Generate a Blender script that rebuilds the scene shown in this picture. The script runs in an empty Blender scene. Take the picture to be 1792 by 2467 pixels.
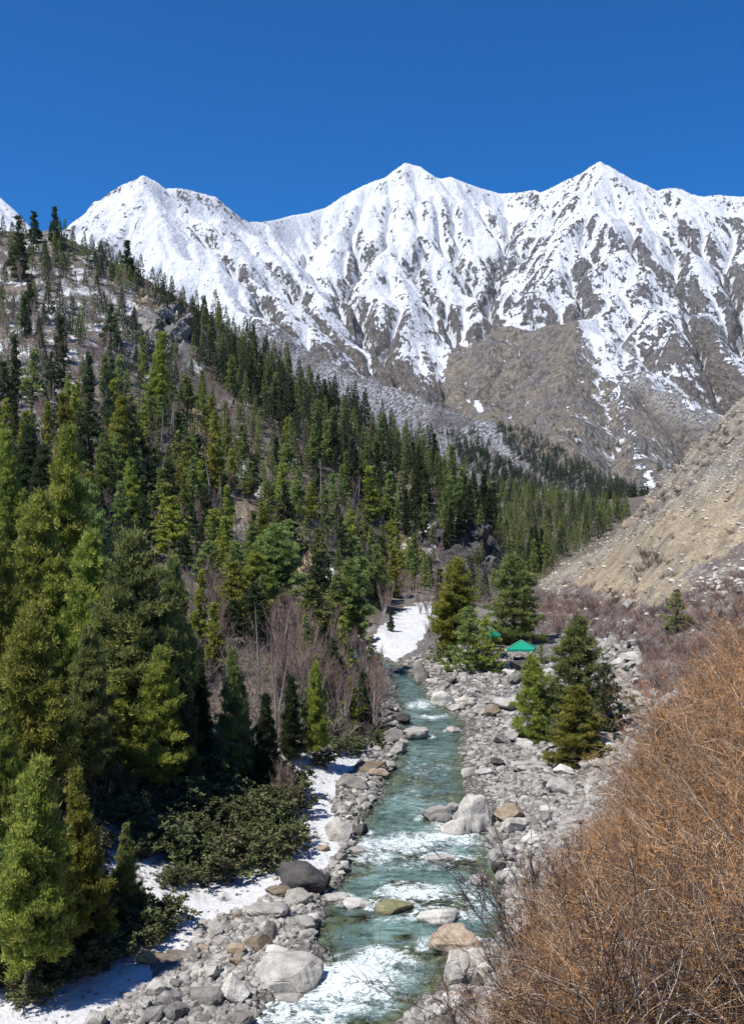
import bpy, math, random, time
import numpy as np
T0 = time.time()
S = bpy.context.scene
COL = S.collection
rad = math.radians

# ------------------------------------------------------------------ camera, sky, sun
CX, CY, F, HC = 371.5, 512.0, 1000.0, 26.0
cam_d = bpy.data.cameras.new('camera'); cam = bpy.data.objects.new('camera', cam_d); COL.objects.link(cam)
cam.location = (0, 0, HC); cam.rotation_euler = (rad(90), 0, 0)
cam_d.sensor_fit = 'VERTICAL'; cam_d.sensor_height = 24; cam_d.lens = 24 * F / 1024
cam_d.clip_start = 0.5; cam_d.clip_end = 60000
S.camera = cam
SUN_EL, SUN_AZ = 59.0, -126.0          # azimuth measured from +Y (view direction), clockwise to +X
world = bpy.data.worlds.new('World'); S.world = world; world.use_nodes = True
wn, wl = world.node_tree.nodes, world.node_tree.links
sky = wn.new('ShaderNodeTexSky'); sky.sky_type = 'NISHITA'; sky.sun_disc = False
sky.sun_elevation = rad(SUN_EL); sky.sun_rotation = rad(SUN_AZ)
sky.altitude = 3400; sky.air_density = 1.0; sky.dust_density = 0.15; sky.ozone_density = 3.0
hs = wn.new('ShaderNodeHueSaturation'); hs.inputs['Saturation'].default_value = 1.44; hs.inputs['Value'].default_value = 0.69
hs.inputs['Hue'].default_value = 0.507
wl.new(sky.outputs[0], hs.inputs['Color']); bg = wn['Background']
wl.new(hs.outputs[0], bg.inputs['Color']); bg.inputs['Strength'].default_value = 0.15
sd = bpy.data.lights.new('sun', 'SUN'); sd.energy = 4.1; sd.angle = rad(0.5); sd.color = (1.0, 0.95, 0.87)
sun = bpy.data.objects.new('sun', sd); COL.objects.link(sun)
_az, _el = rad(SUN_AZ), rad(SUN_EL)
SUNV = (math.sin(_az) * math.cos(_el), math.cos(_az) * math.cos(_el), math.sin(_el))
from mathutils import Vector, Matrix, Euler
sun.rotation_euler = Vector(SUNV).to_track_quat('Z', 'Y').to_euler()
S.view_settings.view_transform = 'Standard'; S.view_settings.look = 'None'
S.view_settings.gamma = 1; S.view_settings.exposure = 0.62
S.cycles.use_denoising = True
S.cycles.max_bounces = 6; S.cycles.diffuse_bounces = 2; S.cycles.glossy_bounces = 2
S.cycles.transmission_bounces = 3; S.cycles.transparent_max_bounces = 8
S.cycles.caustics_reflective = False; S.cycles.caustics_refractive = False
S.cycles.volume_bounces = 0

# ------------------------------------------------------------------ numeric helpers
def perlin(x, y, seed=0):
    r = np.random.RandomState(seed); p = r.permutation(512); p = np.concatenate([p, p])
    g = r.rand(512) * 2 * np.pi; gx, gy = np.cos(g), np.sin(g)
    xi = np.floor(x).astype(np.int64); yi = np.floor(y).astype(np.int64)
    fx, fy = x - xi, y - yi; xi &= 511; yi &= 511
    u = fx * fx * fx * (fx * (fx * 6 - 15) + 10); v = fy * fy * fy * (fy * (fy * 6 - 15) + 10)
    def d(ix, iy, ax, ay):
        h = p[(p[(xi + ix) & 511] + yi + iy) & 1023]
        return gx[h] * ax + gy[h] * ay
    a = d(0, 0, fx, fy); b = d(1, 0, fx - 1, fy); c = d(0, 1, fx, fy - 1); e = d(1, 1, fx - 1, fy - 1)
    return ((a + (b - a) * u) + ((c + (e - c) * u) - (a + (b - a) * u)) * v) * 1.5
def fbm(x, y, o=4, seed=0, gain=0.5):
    s = 0; a = 1; t = 0
    for k in range(o):
        s = s + a * perlin(x * 2 ** k + 17.3 * k, y * 2 ** k - 9.1 * k, seed + k); t += a; a *= gain
    return s / t
def ridged(x, y, o=4, seed=0, gain=0.5):
    s = 0; a = 1; t = 0
    for k in range(o):
        s = s + a * (1 - np.abs(perlin(x * 2 ** k + 3.3 * k, y * 2 ** k + 7.7 * k, seed + k)) * 1.6); t += a; a *= gain
    return s / t
def sst(x, a, b):
    t = np.clip((x - a) / (b - a), 0, 1); return t * t * (3 - 2 * t)
def mix(a, b, t): return a + (b - a) * t
def inpoly(px, py, poly):
    px = np.asarray(px, float); py = np.asarray(py, float); r = np.zeros(px.shape, bool); n = len(poly)
    for i in range(n):
        x1, y1 = poly[i]; x2, y2 = poly[(i + 1) % n]
        if y1 == y2: continue
        c = ((y1 > py) != (y2 > py)) & (px < (x2 - x1) * (py - y1) / (y2 - y1) + x1)
        r ^= c
    return r
def D(pts): return [(a * .4511, b * .4511) for a, b in pts]     # outline points read off the photograph
def proj(x, y, z): return CX + F * x / y, CY - F * (z - HC) / y

# ------------------------------------------------------------------ mesh / object helpers
def mesh_np(name, V, faces, attrs=None, smooth=True, mats=(), mi=None):
    """faces: (n,3) or (n,4) int array or list of such arrays"""
    me = bpy.data.meshes.new(name); V = np.asarray(V, np.float32)
    if not isinstance(faces, list): faces = [faces]
    faces = [np.asarray(f, np.int32) for f in faces if len(f)]
    me.vertices.add(len(V)); me.vertices.foreach_set('co', V.ravel())
    loops = np.concatenate([f.ravel() for f in faces])
    sizes = np.concatenate([np.full(len(f), f.shape[1], np.int32) for f in faces])
    me.loops.add(len(loops)); me.loops.foreach_set('vertex_index', loops)
    me.polygons.add(len(sizes))
    st = np.concatenate([[0], np.cumsum(sizes)[:-1]]).astype(np.int32)
    me.polygons.foreach_set('loop_start', st); me.polygons.foreach_set('loop_total', sizes)
    me.update(calc_edges=True)
    me.polygons.foreach_set('use_smooth', np.full(len(sizes), smooth, bool))
    if mi is not None: me.polygons.foreach_set('material_index', np.asarray(mi, np.int32))
    for k, a in (attrs or {}).items():
        a = np.asarray(a, np.float32)
        if a.ndim == 1:
            t = me.attributes.new(k, 'FLOAT', 'POINT'); t.data.foreach_set('value', a)
        else:
            if a.shape[1] == 3: a = np.c_[a, np.ones(len(a))].astype(np.float32)
            t = me.attributes.new(k, 'FLOAT_COLOR', 'POINT'); t.data.foreach_set('color', a.ravel())
    for m in mats: me.materials.append(m)
    me.update()
    return me
def obj(name, me, parent=None, label=None, cat=None, group=None, kind=None, loc=None):
    o = bpy.data.objects.new(name, me); COL.objects.link(o)
    if parent is not None: o.parent = parent
    if loc is not None: o.location = loc
    if label: o['label'] = label
    if cat: o['category'] = cat
    if group: o['group'] = group
    if kind: o['kind'] = kind
    return o
def grid_faces(nr, nc):
    i = np.arange(nr - 1)[:, None] * nc + np.arange(nc - 1)[None, :]; i = i.ravel()
    return np.c_[i, i + 1, i + nc + 1, i + nc]

# ------------------------------------------------------------------ materials
class NT:
    def __init__(s, name):
        s.m = bpy.data.materials.new(name); s.m.use_nodes = True; s.t = s.m.node_tree; s.n = s.t.nodes
        s.p = s.n['Principled BSDF']; s.out = s.n['Material Output']
        s.p.inputs['Specular IOR Level'].default_value = 0.2
    def new(s, t, **k):
        n = s.n.new(t)
        for a, b in k.items(): setattr(n, a, b)
        return n
    def L(s, a, b): s.t.links.new(a, b)
    def attr(s, name, out='Fac'): n = s.new('ShaderNodeAttribute', attribute_name=name); return n.outputs[out]
    def coord(s, kind='Object', scale=(1, 1, 1), rot=(0, 0, 0)):
        t = s.new('ShaderNodeTexCoord'); m = s.new('ShaderNodeMapping')
        m.inputs['Scale'].default_value = scale; m.inputs['Rotation'].default_value = rot
        s.L(t.outputs[kind], m.inputs['Vector']); return m.outputs[0]
    def geo(s): return s.new('ShaderNodeNewGeometry')
    def noise(s, vec, scale=1, detail=4, rough=.55, dist=0, out=0):
        n = s.new('ShaderNodeTexNoise'); n.inputs['Scale'].default_value = scale; n.inputs['Detail'].default_value = detail
        n.inputs['Roughness'].default_value = rough; n.inputs['Distortion'].default_value = dist
        s.L(vec, n.inputs['Vector']); return n.outputs[out]
    def vor(s, vec, scale=1, feature='F1', out='Distance', rnd=1):
        n = s.new('ShaderNodeTexVoronoi', feature=feature); n.inputs['Scale'].default_value = scale
        n.inputs['Randomness'].default_value = rnd; s.L(vec, n.inputs['Vector']); return n.outputs[out]
    def ramp(s, fac, stops):
        r = s.new('ShaderNodeValToRGB'); e = r.color_ramp.elements
        while len(e) < len(stops): e.new(0.5)
        for k, (p, c) in enumerate(stops):
            e[k].position = p; e[k].color = (c, c, c, 1) if np.isscalar(c) else (*c, 1)
        s.L(fac, r.inputs[0]); return r.outputs[0]
    def math(s, op, a, b=0.0, c=None, clamp=False):
        n = s.new('ShaderNodeMath', operation=op, use_clamp=clamp)
        for k, v in enumerate((a, b) if c is None else (a, b, c)):
            if hasattr(v, 'is_linked') or hasattr(v, 'links'): s.L(v, n.inputs[k])
            else: n.inputs[k].default_value = v
        return n.outputs[0]
    def mixc(s, fac, a, b, mode='MIX'):
        n = s.new('ShaderNodeMix', data_type='RGBA', blend_type=mode)
        for k, v in ((0, fac), (6, a), (7, b)):
            if hasattr(v, 'links'): s.L(v, n.inputs[k])
            elif k == 0: n.inputs[0].default_value = v
            else: n.inputs[k].default_value = (v, v, v, 1) if np.isscalar(v) else (*v, 1)
        return n.outputs[2]
    def bump(s, h, strength=.5, dist=.1, nrm=None):
        b = s.new('ShaderNodeBump'); b.inputs['Strength'].default_value = strength; b.inputs['Distance'].default_value = dist
        s.L(h, b.inputs['Height'])
        if nrm is not None: s.L(nrm, b.inputs['Normal'])
        return b.outputs[0]
    def base(s, c, rough=.85):
        if hasattr(c, 'links'): s.L(c, s.p.inputs['Base Color'])
        else: s.p.inputs['Base Color'].default_value = (*c, 1)
        s.p.inputs['Roughness'].default_value = rough
    def nrm(s, v): s.L(v, s.p.inputs['Normal'])

def mat_ground():
    m = NT('valley_ground'); v = m.coord()
    al = m.attr('albedo', 'Color'); sn = m.attr('snow'); st = m.attr('stony')
    fine = m.noise(v, 2.2, 6, .65); mid = m.noise(v, .35, 5, .6)
    wv = m.mixc(.22, v, m.noise(v, 1.2, 3, .6, out=1)); cell = m.vor(wv, 2.3, out='Color'); edge = m.vor(wv, 2.3, 'DISTANCE_TO_EDGE')
    g = m.math('MULTIPLY', m.ramp(fine, [(.28, .45), (.72, 1.5)]), m.ramp(mid, [(.3, .75), (.7, 1.25)]))
    c = m.mixc(1.0, al, g, 'MULTIPLY')
    sep = m.new('ShaderNodeSeparateColor'); m.L(cell, sep.inputs[0])
    stc = m.ramp(sep.outputs[0], [(0, (.10, .095, .09)), (.5, (.23, .215, .2)), (1, (.38, .36, .325))])
    stc = m.mixc(m.ramp(edge, [(0, 1), (.12, 0)]), stc, (.05, .045, .04))
    c = m.mixc(m.math('MULTIPLY', st, .85), c, stc)
    thr = m.math('ADD', m.math('ADD', m.math('MULTIPLY', m.math('SUBTRACT', fine, .5), .9), m.math('MULTIPLY', m.math('SUBTRACT', mid, .5), .5)), sn)
    sm = m.ramp(thr, [(.46, 0), (.54, 1)])
    c = m.mixc(sm, c, m.mixc(m.ramp(m.math('ADD', m.math('MULTIPLY', fine, .5), m.math('MULTIPLY', mid, .5)), [(.3, 0), (.62, 1)]), (.44, .44, .44), (.64, .65, .67))); m.base(c, .9)
    h = m.math('ADD', m.math('MULTIPLY', fine, .5), m.math('MULTIPLY', m.math('MULTIPLY', m.ramp(edge, [(0, 0), (.25, 1)]), st), .6))
    hb = m.math('MULTIPLY', h, m.math('SUBTRACT', 1.15, sm))
    hb = m.math('ADD', hb, m.math('MULTIPLY', m.noise(v, 1.3, 6, .6), m.math('MULTIPLY', sm, 1.1)))
    m.nrm(m.bump(hb, 1.0, .3)); return m.m
def mat_mountain():
    m = NT('mountain_rock_and_snow'); v = m.coord()
    al = m.attr('albedo', 'Color'); sn = m.attr('snow'); du = m.attr('dusting')
    n1 = m.noise(v, .035, 6, .65); n2 = m.noise(v, .11, 4, .7)
    c = m.mixc(1.0, al, m.ramp(n1, [(.3, .55), (.7, 1.4)]), 'MULTIPLY')
    n3 = m.noise(m.coord(scale=(.085, .02, .03), rot=(0, .75, .2)), 1, 5, .65); n4 = m.noise(m.coord(scale=(.085, .02, .03), rot=(0, -.6, -.3)), 1, 5, .65)
    thr = m.math('ADD', m.math('MULTIPLY', m.math('SUBTRACT', n1, .5), 1.1), sn)
    thr = m.math('ADD', m.math('MULTIPLY', m.math('SUBTRACT', m.math('MINIMUM', n3, n4), .45), 1.1), thr)
    thr = m.math('ADD', m.math('MULTIPLY', m.math('SUBTRACT', n2, .5), .5), thr)
    c = m.mixc(1.0, c, m.ramp(m.math('MULTIPLY', m.math('ADD', n2, n3), .5), [(.38, .65), (.6, 1.3)]), 'MULTIPLY')
    sm = m.ramp(thr, [(.455, 0), (.54, 1)])
    dm = m.math('MULTIPLY', m.ramp(n2, [(.47, 0), (.56, 1)]), du)
    c = m.mixc(m.math('MAXIMUM', sm, dm), c, (.62, .64, .68)); m.base(c, .9)
    h = m.math('MULTIPLY', m.math('ADD', n1, m.math('ADD', m.math('MULTIPLY', n3, .7), m.math('MULTIPLY', n2, .3))), m.math('SUBTRACT', 1.3, sm))
    m.nrm(m.bump(h, 1.0, 34)); return m.m

# ------------------------------------------------------------------ valley terrain as a real height field
def PZ(py, Y): return HC + (CY - py) / F * Y
def zr(Y): return 0.015 * (np.asarray(Y, float) - 50)
_riv = [(1024, 245, 400), (1015, 250, 410), (992, 290, 440), (970, 316, 452), (947, 313, 480), (925, 312, 510), (902, 325, 515),
        (880, 332, 505), (857, 345, 492), (835, 352, 488), (812, 360, 484), (790, 380, 470), (767, 389, 463), (745, 399, 465),
        (722, 396, 466), (700, 393, 433), (677, 386, 420)]
_ry, _rl, _rr = [], [], []
for py, a, b in _riv:
    Y = 26.75 / ((py - 512) / 1000 + .015); _ry.append(Y); _rl.append((a - CX) / F * Y); _rr.append((b - CX) / F * Y)
_ry = [5, 20, 32, 42] + _ry + [160, 175, 200, 240]; _rl = [-26, -17, -11.5, -8.3] + _rl + [-3, -8, -22, -60]
_rr = [-14, -8, -4, -1] + _rr + [4, 0, -12, -50]
def xL(Y): return np.interp(Y, _ry, _rl)
def xR(Y): return np.interp(Y, _ry, _rr)
P = PZ
TAB = {
 -500: [(5, 23), (14, 16), (30, 8), (45, 6), (60, 12), (85, 26), (120, 42), (160, 62), (240, 105), (360, 160), (480, 190), (600, 195), (900, 150), (1600, 110)],
 -200: [(5, 23.5), (14, 15), (30, 5), (45, 2), (58, 4), (70, 10), (85, 17), (120, 28), (160, 45), (240, 78), (360, 130), (480, 176), (600, 176), (900, 140), (1600, 90)],
 0: [(5, 23.5), (14, 14), (30, 4), (45, .5), (53, .4), (58, 2.0), (65, 4.7), (85, 10), (120, 15.4), (160, 27), (240, 52), (360, 100), (480, P(230, 480)), (560, 156), (700, 140), (1000, 100), (1600, 60)],
 50: [(5, 23.5), (14, 14), (30, 4), (45, .5), (55, .5), (60, 1.8), (67, 4.6), (87, 9.5), (122, 15.4), (160, 26), (240, 51), (360, 99), (480, P(223, 480)), (560, 154), (700, 135), (1000, 100), (1600, 60)],
 100: [(5, 23.7), (14, 14), (30, 4), (45, .4), (58, .5), (63, 1.6), (70, 4.2), (90, 8.8), (125, 14.6), (165, 25.6), (240, 49), (360, 95), (470, P(247, 470)), (550, 145), (700, 125), (1000, 90), (1600, 60)],
 200: [(5, 23.7), (14, 14.5), (30, 5), (45, .3), (66, .5), (72, .9), (77, 2.2), (84, 4), (102, 7.2), (135, 13.4), (180, 20.5), (220, 28.6), (320, 62), (450, P(306, 450)), (530, 115), (700, 90), (1000, 70), (1600, 60)],
 300: [(5, 23.7), (14, 15), (30, 6), (45, .2), (84, .8), (90, 1.2), (97, 3.4), (115, 6.5), (150, 12.4), (190, 17), (260, 29), (350, 55), (430, P(378, 430)), (500, 84), (650, 60), (900, 50), (1600, 60)],
 350: [(5, 23.7), (14, 15.3), (30, 6.3), (45, .2), (95, .8), (104, 1.6), (120, 3), (150, 7), (190, 10), (250, 17), (330, 40), (400, P(408, 400)), (480, 68), (600, 50), (900, 45), (1600, 60)],
 380: [(5, 23.7), (14, 15.5), (24, 9), (30, 6.5), (40, 2), (48, .2), (102, 1), (125, 2), (164, 2), (200, 4.2), (230, 6.6), (290, 12), (330, 30), (370, P(455, 370)), (410, P(426, 410)), (460, 60), (600, 45), (900, 45), (1600, 60)],
 430: [(5, 23.7), (14, 16.2), (24, 10), (30, 7.6), (40, 2.7), (50, .4), (100, .8), (164, 2.1), (200, 4), (230, 6.4), (285, 9), (300, 20), (330, 31), (380, P(455, 380)), (430, 46), (500, 34), (700, 35), (900, 42), (1600, 60)],
 455: [(5, 23.8), (14, 16.6), (24, 10.6), (30, 8.3), (40, 3.1), (50, .5), (100, .9), (168, 2.2), (230, 5.2), (290, 8), (302, 20), (335, 30), (365, P(470, 365)), (415, 38), (500, 24), (700, 33), (900, 42), (1600, 60)],
 490: [(5, 23.8), (14, 17.4), (24, 11.4), (30, 9.2), (40, 3.5), (50, .8), (100, 1), (170, 2.5), (240, 4.8), (300, 7), (315, 14), (340, 24), (362, P(508, 362)), (400, 14), (450, 12), (520, 17), (650, 38), (800, P(490, 800)), (900, 42), (1200, 42), (1600, 60)],
 510: [(5, 23.9), (14, 17.8), (24, 12.2), (31, 9.6), (41, 3.9), (52, .9), (100, 1.1), (173, 2.6), (240, 4.9), (300, 6.4), (330, 8), (355, 10), (400, 5), (450, 7), (520, 14), (650, 34), (800, P(491, 800)), (900, 42), (1200, 42), (1600, 60)],
 540: [(5, 23.9), (14, 18.5), (24, 13), (34, 10.3), (45, 4), (60, 1), (80, 1.0), (105, 1.3), (140, 2.2), (175, 2.8), (240, 4.9), (290, 6), (350, 4), (420, 4.5), (500, 12), (650, 30.5), (800, P(494, 800)), (900, 40), (1200, 40), (1600, 60)],
 580: [(5, 23.9), (14, 19), (24, 14), (34, 12.2), (45, 6), (60, 2), (80, 1.2), (105, 1.5), (140, 2.9), (175, 4.2), (215, 6.2), (250, 8.3), (285, 11.9), (330, 8), (420, 6), (500, 12), (650, 28), (800, P(503, 800)), (900, 32), (1200, 40), (1600, 60)],
 620: [(5, 23.9), (18, 16.4), (26, 15.2), (33, 14.6), (45, 8), (66, 3), (100, 3.4), (130, 6), (165, 9), (200, 12), (240, 16.5), (275, 20.8), (320, 16), (420, 10), (500, 14), (650, 24), (800, 30), (1200, 40), (1600, 60)],
 640: [(5, 24), (18, 16.8), (26, 15.9), (33, 15.4), (45, 9), (70, 4.5), (100, 5.2), (130, 8), (160, 11.9), (200, 16.4), (240, 24), (270, 29), (320, 24), (420, 15), (800, 28), (1600, 60)],
 700: [(5, 24), (14, 19), (20, 17.8), (28, 18.5), (34, 18.6), (45, 12), (65, 7), (100, 8), (120, 10.6), (145, 14.7), (180, 21.9), (225, 34.5), (265, 46), (320, 42), (500, 35), (1000, 50), (1600, 80)],
 743: [(5, 24.2), (14, 19.2), (20, 18.4), (28, 20.0), (34, 20.9), (45, 14), (60, 9), (85, 9.5), (110, 11.4), (135, 14.8), (155, 18.6), (185, 28.2), (220, 40.5), (260, 56.5), (330, 54), (500, 50), (1000, 70), (1600, 100)],
 900: [(5, 24.5), (14, 21), (28, 22), (45, 22), (60, 20), (85, 22), (110, 26), (155, 38), (185, 50), (220, 66), (260, 88), (330, 100), (500, 110), (1000, 110), (1600, 120)],
 1200: [(5, 25), (14, 24), (28, 27), (60, 33), (110, 50), (185, 85), (260, 125), (500, 200), (1000, 220), (1600, 220)]}
for _k in TAB:
    TAB[_k] = [(3, 21.8), (5, min(TAB[_k][0][1] - 2.4, 21.4))] + TAB[_k][1:]
_cols = sorted(TAB); _u = np.linspace(math.log(3), math.log(1650), 360); _pxs = np.arange(-500, 1201, 10.)
_Z = np.array([np.interp(np.exp(_u), [q[0] for q in TAB[c]], [q[1] for q in TAB[c]]) for c in _cols])
_Z = np.array([np.interp(_pxs, _cols, _Z[:, k]) for k in range(len(_u))])       # rows: u, cols: px
def _blur(A, n, ax):
    k = np.ones(n) / n; pad = n // 2
    B = np.pad(A, [(pad, pad) if a == ax else (0, 0) for a in range(2)], 'edge')
    return np.apply_along_axis(lambda q: np.convolve(q, k, 'valid'), ax, B)
_Z = _blur(_blur(_blur(_Z, 3, 1), 5, 0), 3, 1)
def zlat(x, y):
    y = np.clip(y, 3.01, 1640); px = np.clip(CX + F * x / y, -499, 1199); u = (np.log(y) - _u[0]) / (_u[1] - _u[0])
    a = (px + 500) / 10; i = np.clip(a.astype(int), 0, len(_pxs) - 2); fa = a - i
    j = np.clip(u.astype(int), 0, len(_u) - 2); fu = u - j
    return (_Z[j, i] * (1 - fa) + _Z[j, i + 1] * fa) * (1 - fu) + (_Z[j + 1, i] * (1 - fa) + _Z[j + 1, i + 1] * fa) * fu
def ground_z(x, y):
    x = np.atleast_1d(np.asarray(x, float)); y = np.atleast_1d(np.asarray(y, float)); x, y = np.broadcast_arrays(x, y)
    z = zlat(x, y)
    L, R = xL(y), xR(y); w = R - L
    d = np.maximum(L - x, x - R)                       # <0 in the river
    d = d + fbm(x * .35, y * .35, 3, 5) * 1.3
    dist = np.maximum(y, 3)
    amp = np.clip((dist - 40) / 260, 0.03, 1.0)
    rough = fbm(x / 38, y / 38, 4, 11) * 5.0 * amp + fbm(x / 9, y / 9, 3, 21) * 1.3 * np.clip(amp * 1.6, .12, 1)
    px, py = proj(x, dist, z)
    hill = sst(z - zr(y), 1.5, 8)
    cl = (np.exp(-(((px - 165) / 38) ** 2 + ((py - 330) / 26) ** 2)) + np.exp(-(((px - 470) / 28) ** 2 + ((py - 545) / 32) ** 2)) * .8)
    rough = rough + cl * (ridged(x / 22, z / 13 + y / 30, 5, 31, .6) - .5) * 26
    rs = sst(px, 520, 620) * sst(dist, 100, 180)
    rough = rough * (1 - .55 * rs) + rs * (ridged((x + y) / 14, (x - y) / 30, 4, 41) - .5) * 2.6
    z = z + rough * (hill * .95 + .05)
    riv = sst(-y, -235, -175)                          # river leaves the valley floor behind the left bank
    bank = zr(y) + .22 + np.clip(d, 0, 30) * .035 + fbm(x * .5, y * .5, 3, 7) * .22
    bed = zr(y) - .18 - .55 * sst(-d, 0, 2.2) + fbm(x * .8, y * .8, 3, 9) * .22
    low = np.where(d < 0, mix(bank, bed, sst(-d, 0, .8)), bank)
    t = sst(d, 1.5, 8)
    keep = (y < 236)
    return np.where(keep, mix(low, z, mix(1, t, riv)), z)
M_GROUND = mat_ground(); M_MTN = mat_mountain()
GRID = {}
def build_valley():
    px = np.arange(-420, 1161, 2.1); Y = np.exp(np.linspace(math.log(3), math.log(1640), 820))
    PX, YY = np.meshgrid(px, Y); X = (PX - CX) / F * YY
    Z = ground_z(X.ravel(), YY.ravel()).reshape(X.shape)
    x, y, z = X.ravel(), YY.ravel(), Z.ravel()
    p, q = proj(x, y, z)
    GRID.update(px=px, Y=Y, Z=Z, Q=np.minimum.accumulate(np.where(YY > 38, q.reshape(Z.shape), 5000.), 0))
    j1, j2 = fbm(x / 7, y / 7, 3, 51), fbm(x / 7, y / 7, 3, 61)
    f30, f12, f4 = fbm(x / 30, y / 30, 4, 71), fbm(x / 11, y / 11, 4, 73), fbm(x / 3, y / 3, 3, 75)
    n = len(x); A = np.zeros((n, 3)); 
    def paint(mask, c):
        mask = np.clip(mask, 0, 1)[:, None]; A[:] = A * (1 - mask) + np.array(c)[None] * mask
    A[:] = (.15, .128, .112)                                        # forest floor, twiggy litter
    paint(sst(f12, -.1, .3) * .8, (.2, .16, .11)); paint(sst(f30, .1, .5) * .6, (.25, .2, .13))
    left = (p < 520) | (y > 320)
    d = np.maximum(xL(y) - x, x - xR(y))
    bank = sst(-(z - zr(y)), -3.2, -1.6) * sst(-y, -240, -200) * np.where((x < xL(y)), sst(-d, -9 , -5), 1)
    stony = bank * .9
    paint(bank, (.25, .235, .215))
    snow = np.where(left & (bank < .5), .30 + .42 * f12 + .3 * f4, 0.)
    snow += np.where(left & (bank < .5), -.25 * sst(q, 560, 700) + .17 * sst(-q, -440, -300) * sst(-p, -260, -160), 0)
    snow += np.where(y > 420, -.1, 0)
    def reg(poly, amp=8, s=1.0): return inpoly(p + j1 * amp * s, q + j2 * amp * s, D(poly)).astype(float)
    S1 = reg([(-900, 2600), (-900, 2270), (0, 2200), (130, 2130), (260, 2020), (365, 1930), (420, 1880), (560, 1860), (640, 1830), (610, 1700), (570, 1640), (640, 1610), (760, 1620), (850, 1640), (790, 1690),
              (740, 1740), (730, 1800), (760, 1850), (770, 1880), (720, 1925), (640, 1950), (590, 2000), (500, 2020), (420, 2100), (330, 2120), (350, 2180), (230, 2240), (150, 2300), (0, 2600)], 9)
    snow = np.maximum(snow, S1 * (.86 + .12 * f4)); stony = stony * (1 - S1)
    und = reg([(0, 1900), (400, 1750), (560, 1640), (600, 1850), (400, 1950), (200, 2080), (0, 2230)], 10)
    snow = np.maximum(snow, und * (.42 + .5 * f12))
    S2 = reg([(800, 1450), (840, 1390), (900, 1345), (960, 1325), (960, 1380), (925, 1430), (870, 1475), (830, 1480)], 6)
    snow = np.maximum(snow, S2 * (.92 + .1 * f4)); stony = stony * (1 - S2)
    strip = reg([(-40, 770), (60, 770), (130, 880), (200, 960), (270, 1060), (300, 1180), (230, 1150), (120, 990), (-40, 900)], 12)
    snow = np.maximum(snow, strip * (.5 + .45 * f4 + .2 * f12))
    S4 = reg([(880, 1130), (950, 1140), (985, 1190), (960, 1225), (900, 1190)], 8)
    snow = np.maximum(snow, S4 * (.62 + .6 * f4))
    for cx_, cy_, r_ in ((545, 1040, 26), (575, 1085, 24), (585, 1110, 16), (330, 985, 14), (150, 690, 22), (110, 700, 25), (690, 1060, 14), (1070, 1210, 16), (1125, 1190, 14), (845, 1255, 14), (345, 970, 18), (410, 960, 18), (530, 860, 14), (1010, 1150, 14)):
        e = np.exp(-(((p - cx_ * .4511) / (r_ * .5)) ** 2 + ((q - cy_ * .4511) / (r_ * .62)) ** 2)); snow = np.maximum(snow, e * (.75 + .5 * f4))
    sc = reg([(410, 1190), (560, 1195), (570, 1240), (500, 1300), (440, 1290)], 8)
    paint(sc, (.42, .42, .38)); stony = np.maximum(stony, sc * .8); snow *= (1 - sc * .6)
    tan = reg([(300, 640), (350, 630), (400, 680), (330, 690)], 5) + reg([(400, 900), (450, 930), (480, 1010), (420, 990)], 12) + reg([(370, 1010), (470, 1000), (480, 1070), (400, 1100)], 12) + reg([(640, 1230), (720, 1250), (700, 1290), (650, 1270)], 9)
    paint(tan * .9, (.4, .31, .2)); snow *= (1 - .5 * np.clip(tan, 0, 1))
    rk = reg([(265, 750), (300, 690), (380, 690), (430, 720), (420, 800), (330, 830), (270, 800)], 8)
    paint(rk, (.19, .185, .18)); snow *= (1 - .8 * rk)
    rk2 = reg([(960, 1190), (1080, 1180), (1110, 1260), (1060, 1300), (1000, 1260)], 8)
    paint(rk2, (.09, .085, .085)); snow = np.where(rk2 > 0, .25 + .5 * f4, snow)  # shade of the right-facing cliff painted into the ground colour
    # right slope
    R = ((p > 520) & (y > 60) & (y < 330)).astype(float) * sst(z - zr(y), 1.0, 3.0)
    snow *= (1 - R)
    al = (x * .55 + y * .83); ac = (x * .83 - y * .55)
    streak = fbm(al / 20, ac / 5, 4, 81); blot = fbm(x / 7, y / 10, 4, 83)
    paint(R, (.135, .11, .105))
    grass = reg([(1240, 1300), (1300, 1250), (1400, 1180), (1660, 1010), (2500, 700), (2500, 1000), (1660, 1195), (1560, 1250), (1460, 1330), (1400, 1345), (1290, 1290)], 26) * R
    up = reg([(1170, 1290), (1380, 1160), (1500, 1000), (1660, 850), (2500, 300), (2500, 720), (1660, 1040), (1400, 1180), (1300, 1260), (1230, 1320)], 22) * R
    paint(grass, (.29, .24, .17)); paint(up, (.265, .235, .19)); paint(R * sst(fbm(al / 9, ac / 3, 4, 85), .05, .35) * .6, (.17, .14, .10))
    stony = np.maximum(stony, up * sst(streak, -.05, .25) * .75)
    paint(up * sst(-streak, .1, .3) * .8, (.14, .115, .08))
    stony = np.maximum(stony, grass * sst(streak, .12, .4) * .6)
    lower = R * (1 - np.clip(grass + up, 0, 1))
    white = reg([(1310, 1420), (1400, 1430), (1430, 1470), (1340, 1560), (1500, 1520), (1540, 1560), (1400, 1590), (1330, 1600), (1300, 1480)], 10) * R
    white = np.maximum(white, lower * sst(blot, .16, .32))
    paint(white * .9, (.38, .35, .3)); stony = np.maximum(stony, white * .75)
    # mid distance forest floor
    paint(((y > 420) * .6), (.09, .08, .065))
    # near slope under the thicket
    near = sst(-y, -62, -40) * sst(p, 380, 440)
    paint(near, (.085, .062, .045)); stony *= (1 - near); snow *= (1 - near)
    gravel = reg([(590, 2060), (680, 2045), (690, 2110), (640, 2140), (590, 2110)], 5)
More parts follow.
